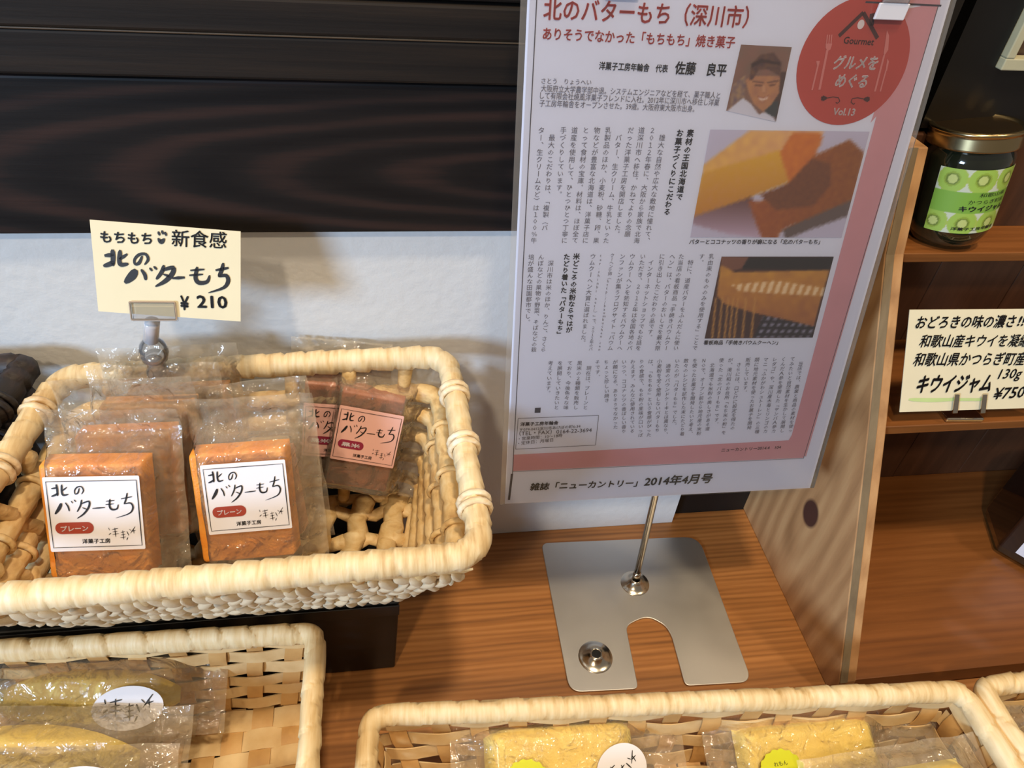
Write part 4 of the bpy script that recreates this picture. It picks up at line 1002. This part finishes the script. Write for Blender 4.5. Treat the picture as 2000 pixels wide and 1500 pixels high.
def cardstrokes(keys, fx, k=1.0):
    for kk in keys:
        for stt in HAND[kk]: brush(ink, pcf, [(*U1(*fx(x, y_)), w_*.00013*k) for x, y_, w_ in stt], .0003)
cardstrokes(('kita',), lambda x, y_: (582+(x-46)*1.32, 255+(y_-48)*1.15), 1.25)
cardstrokes(('no',), lambda x, y_: (752+(x-188)*1.4, 275+(y_-64)*1.2), 1.25)
cardstrokes(('ba',), lambda x, y_: (702+(x-56)*1.30, 345+(y_-148)*.98), 1.35)
cardstrokes(('ta',), lambda x, y_: (870+(x-186)*1.18, 340+(y_-150)*.95), 1.35)
cardstrokes(('bar',), lambda x, y_: (965+(x-287)*.85, 405+(y_-203)*1), 1.3)
cardstrokes(('mo',), lambda x, y_: (1060+(x-370)*1.45, 350+(y_-150)*1.25), 1.25)
cardstrokes(('chi',), lambda x, y_: (1170+(x-430)*.98, 328+(y_-112)*1.0), 1.35)
line(ink, pcf, '¥', U1(1005, 585), U1(1055, 590), .03, .0003, height=.007); line(ink, pcf, '210', U1(1100, 575), U1(1272, 580), .03, .0003, height=.0062)
ink.build('handwriting', mt['ink'], pcard)
ch = thing('card_holder', 'clear acrylic card clip on the back rim, holding the 210 yen card', 'card holder', (0, 0, 0))
hb = pcf.uv(300, 604)
m = MB(); m.prism([pcf.p(hb[0]-.0100, hb[1]-.0048, .0004), pcf.p(hb[0]+.0100, hb[1]-.0048, .0004), pcf.p(hb[0]+.0100, hb[1]+.0036, .0004), pcf.p(hb[0]-.0100, hb[1]+.0036, .0004)], pcf.n*.0012); m.build('clip_plate', mt['acrylic2'], ch, bevel=.0003)
m = MB()
for (a, b) in (((-.0100, .0036), (.0100, .0036)), ((-.0100, -.0048), (-.0100, .0036)), ((.0100, -.0048), (.0100, .0036)), ((-.0100, -.0048), (.0100, -.0048))):
    m.tube([pcf.p(hb[0]+a[0], hb[1]+a[1], .0010), pcf.p(hb[0]+b[0], hb[1]+b[1], .0010)], .00045, 6)
m.build('clip_edge', plain('tinted_acrylic_edge', (176, 158, 140), .25), ch)
m = MB(); m.prism([pcf.p(hb[0]-.0100, hb[1]-.0060, -.0022), pcf.p(hb[0]+.0100, hb[1]-.0060, -.0022), pcf.p(hb[0]+.0100, hb[1]+.0030, -.0022), pcf.p(hb[0]-.0100, hb[1]+.0030, -.0022)], pcf.n*.0012); m.build('clip_plate', mt['acrylic'], ch)
j1 = V(ony(297, 628, .300)); j2 = V(ony(295, 664, .302)); j3 = V(ony(303, 700, .304)); j4 = V(ony(306, 742, .312))
m = MB(); m.tube([j1, j1.lerp(j2, .15), j2], .0036, 18); m.build('joint', mt['acrylicw'], ch, smooth=True)
m = MB(); d = (j3-j2).normalized()
qm = d.to_track_quat('Z', 'Y').to_matrix().to_4x4(); qm.translation = j2
m.lathe([(.0004, 0), (.0034, .0006), (.0060, .0035), (.0072, .0085), (.0064, .013), (.0044, .0160), (.0046, .020), (.0056, .0225), (.0060, .030), (.0004, .0305)], 20, qm); m.build('clip_body', mt['acrylic'], ch, smooth=True)
m = MB(); m.tube([j3-d*.0030, j3+d*.0012], .0044, 16); m.build('screw', mt['chrome'], ch, smooth=True)
# kiwi card on the middle shelf
kcf = frame_at(1880, 705, .288, 20, 1.0)
def U2(X, Y): return kcf.uv(1700+X*.26667, 500+Y*.26667)
kc = thing('price_card', 'cream handwritten 750 yen kiwi jam card on the middle shelf', 'card', tuple(kcf.p(0, -.02)))
q4 = [kcf.uv(*p) for p in ((1757, 805), (2040, 796), (2052, 603), (1777, 605))]
m = MB(); sheet(m, kcf, q4, .0004); m.build('card', mt['cream'], kc)
m = MB(); brush(m, kcf, [(*U2(285, 1050), .002), (*U2(450, 1055), .0026), (*U2(620, 1050), .002), (*U2(850, 1052), .0018)], .0002); m.build('green_underline', mt['greenmark'], kc)
ink = MB()
line(ink, kcf, 'おどろきの味の濃さ', U2(318, 535), U2(1040, 525), .022, .0004, shear=.1, hs=1.15); line(ink, kcf, '!!', U2(1065, 512), U2(1112, 512), .03, .0004, height=.0062, shear=.15)
line(ink, kcf, '和歌山産キウイを凝縮', U2(345, 670), U2(1145, 665), .018, .0004, shear=.1, hs=1.15)
line(ink, kcf, '和歌山県かつらぎ町産', U2(300, 808), U2(1115, 800), .018, .0004, shear=.1, hs=1.2)
line(ink, kcf, 'キウイジャム', U2(315, 1012), U2(865, 1000), .035, .0004, shear=.12, hs=1.5)
line(ink, kcf, '130g', U2(915, 922), U2(1080, 915), .012, .0004, shear=.2); line(ink, kcf, '¥750', U2(885, 1052), U2(1112, 1035), .018, .0004, shear=.15)
ink.build('handwriting', mt['ink'], kc)
kh = thing('card_holder', 'small chrome card clip standing on the middle shelf under the kiwi card', 'card holder', (0, 0, 0))
m = MB()
for x in (1865, 1919):
    a = kcf.uv(x-4, 805); b = kcf.uv(x, 768); m.prism([kcf.p(a[0]-.0017, a[1], .001), kcf.p(a[0]+.0017, a[1], .001), kcf.p(b[0]+.0015, b[1], .0012), kcf.p(b[0]-.0015, b[1], .0012)], kcf.n*.0012)
m.build('prong', mt['chrome'], kh, bevel=.0003)
c1 = onz(1845, 822, .1679); c2 = onz(1918, 822, .1679)
m = MB(); m.prism([(c1[0], c1[1]-.001, .1676), (c2[0], c2[1]-.001, .1676), (c2[0], c2[1]+.012, .1676), (c1[0], c1[1]+.012, .1676)], (0, 0, .003)); m.build('clip_base', mt['chrome'], kh, bevel=.0008)

# ================================================================== kiwi jam jar
jb = V((.3185, .3420, 0)); jb.z = .2595-(jb.y-.3235)*math.tan(math.radians(TJ))
lean = math.radians(7); rl = math.radians(6); Z = V((-math.sin(rl), math.sin(lean), math.cos(lean))).normalized(); X2 = V((math.cos(rl), 0, math.sin(rl))); X2 = (X2-Z*X2.dot(Z)).normalized(); Y = Z.cross(X2); JM = Matrix.Identity(4)
for i in range(3): JM[i][0] = X2[i]; JM[i][1] = Y[i]; JM[i][2] = Z[i]
JM.translation = jb+Z*.0022
jar = thing('jam_jar', 'dark kiwi jam jar with a gold lid and green label on the top shelf', 'jar', tuple(jb))
m = MB(); m.lathe([(.0001, 0), (.0170, 0), (.0190, .0012), (.0212, .006), (.0222, .010), (.0228, .048), (.0226, .0505), (.0206, .0540), (.0200, .0560), (.0200, .060), (.0001, .060)], 48, JM); m.build('glass_body', mt['jam'], jar, smooth=True)
m = MB(); m.lathe([(.0205, .0555), (.0234, .0556), (.0238, .0560), (.0236, .0568), (.0236, .0622), (.0233, .0634), (.0242, .0641), (.0241, .0652), (.0228, .0659), (.0216, .0656), (.0208, .0646)], 64, JM); lid = m.build('lid', mt['gold'], jar, smooth=True)
m = MB(); m.lathe([(.0209, .0646), (.0150, .0648), (.0001, .0649)], 64, JM); m.build('lid_top', mt['goldtop'], lid, smooth=True)
a0, a1 = math.radians(-158), math.radians(-42); zl0, zl1 = .0105, .0468
def jl(u, v, dr=.0004):
    a = a0+(a1-a0)*u; z = zl0+(zl1-zl0)*v; r = .0222+(.0006)*(z-.010)/.038+dr; return JM @ V((r*math.cos(a), r*math.sin(a), z))
def kiwi(u, v):
    X, Y_ = u*3.05, (1-v)*2.4; base = (140, 172, 70)
    if .80 < Y_ < 1.62: return (118, 160, 58)
    cy = .38 if Y_ <= .80 else 2.02; n = math.floor(X+(.25 if Y_ > 1 else .0)); cx = n+.5-(.25 if Y_ > 1 else 0); d = math.hypot(X-cx, (Y_-cy))
    if d > .50: return (188, 194, 172)
    if d > .46: return (156, 176, 78)
    if d < .16: return (178, 188, 112)
    if d < .22: return (104, 122, 46)
    if d < .27: return (134, 156, 56)
    return (148, 178, 74)
m = MB(); m.grid(lambda u, v: jl(u, v), 90, 60, kiwi); jlo = m.build('paper_label', mt['photo'], jar, smooth=True)
class CylFace:
    def p(s, u, v, h=0): return jl(u, v, .0007)
cf_ = CylFace(); m = MB()
def cline(text, u0, u1, v, hv, off=.01):
    vv, ff = glyph(text, off, 2); x0, x1 = vv[:, 0].min(), vv[:, 0].max(); y0, y1 = vv[:, 1].min(), vv[:, 1].max()
    m.add([jl(u0+(a-x0)/(x1-x0)*(u1-u0), v+(b-y0)/(y1-y0)*hv, .0007) for a, b in vv], ff)
cline('和歌山県', .50, .86, .585, .065, .0); cline('かつらぎ町産', .40, .88, .475, .07, .0); cline('キウイジャム', .32, .92, .355, .09, .04); cline('洋菓子工房年輪舎', .30, .86, .05, .055, .02)
m.build('lettering', mt['ink'], jlo)

# dark hexagonal bottle at the right edge, lowest compartment
bc = V((.4830, .283, .0169)); bt_ = thing('glass_bottle', 'dark brown faceted bottle with a pale label at the right edge, lowest shelf', 'bottle', tuple(bc))
BM = Matrix.Translation(bc)
m = MB(); m.lathe([(.0001, 0), (.034, 0), (.038, .004), (.0395, .010), (.0395, .075), (.036, .085), (.018, .100), (.016, .118), (.0001, .118)], 6, BM, phase=math.radians(8)); m.build('glass_body', mt['bottle'], bt_, bevel=.0018, bsegs=3)
m = MB(); m.lathe([(.0001, .116), (.0185, .116), (.0185, .132), (.0001, .132)], 30, BM); m.build('cap', mt['black'], bt_, angle=40)
ra = .0397
def hexpt(k): a = math.radians(8+60*k); return bc+V((ra*math.cos(a), ra*math.sin(a), 0))
for k, u0_ in ((3, -.22), (4, -.5)):
    h0, h1 = hexpt(k), hexpt(k+1); nn = ((h0+h1)/2-bc).normalized(); bf_ = Face(h0.lerp(h1, .5)+nn*.0004, (h1-h0), (0, 0, 1)); L_ = (h1-h0).length
    m = MB(); sheet(m, bf_, [(L_*u0_, .012), (L_*.5, .012), (L_*.5, .058), (L_*u0_, .058)], .0002); m.build('paper_label', mt['white'], bt_)
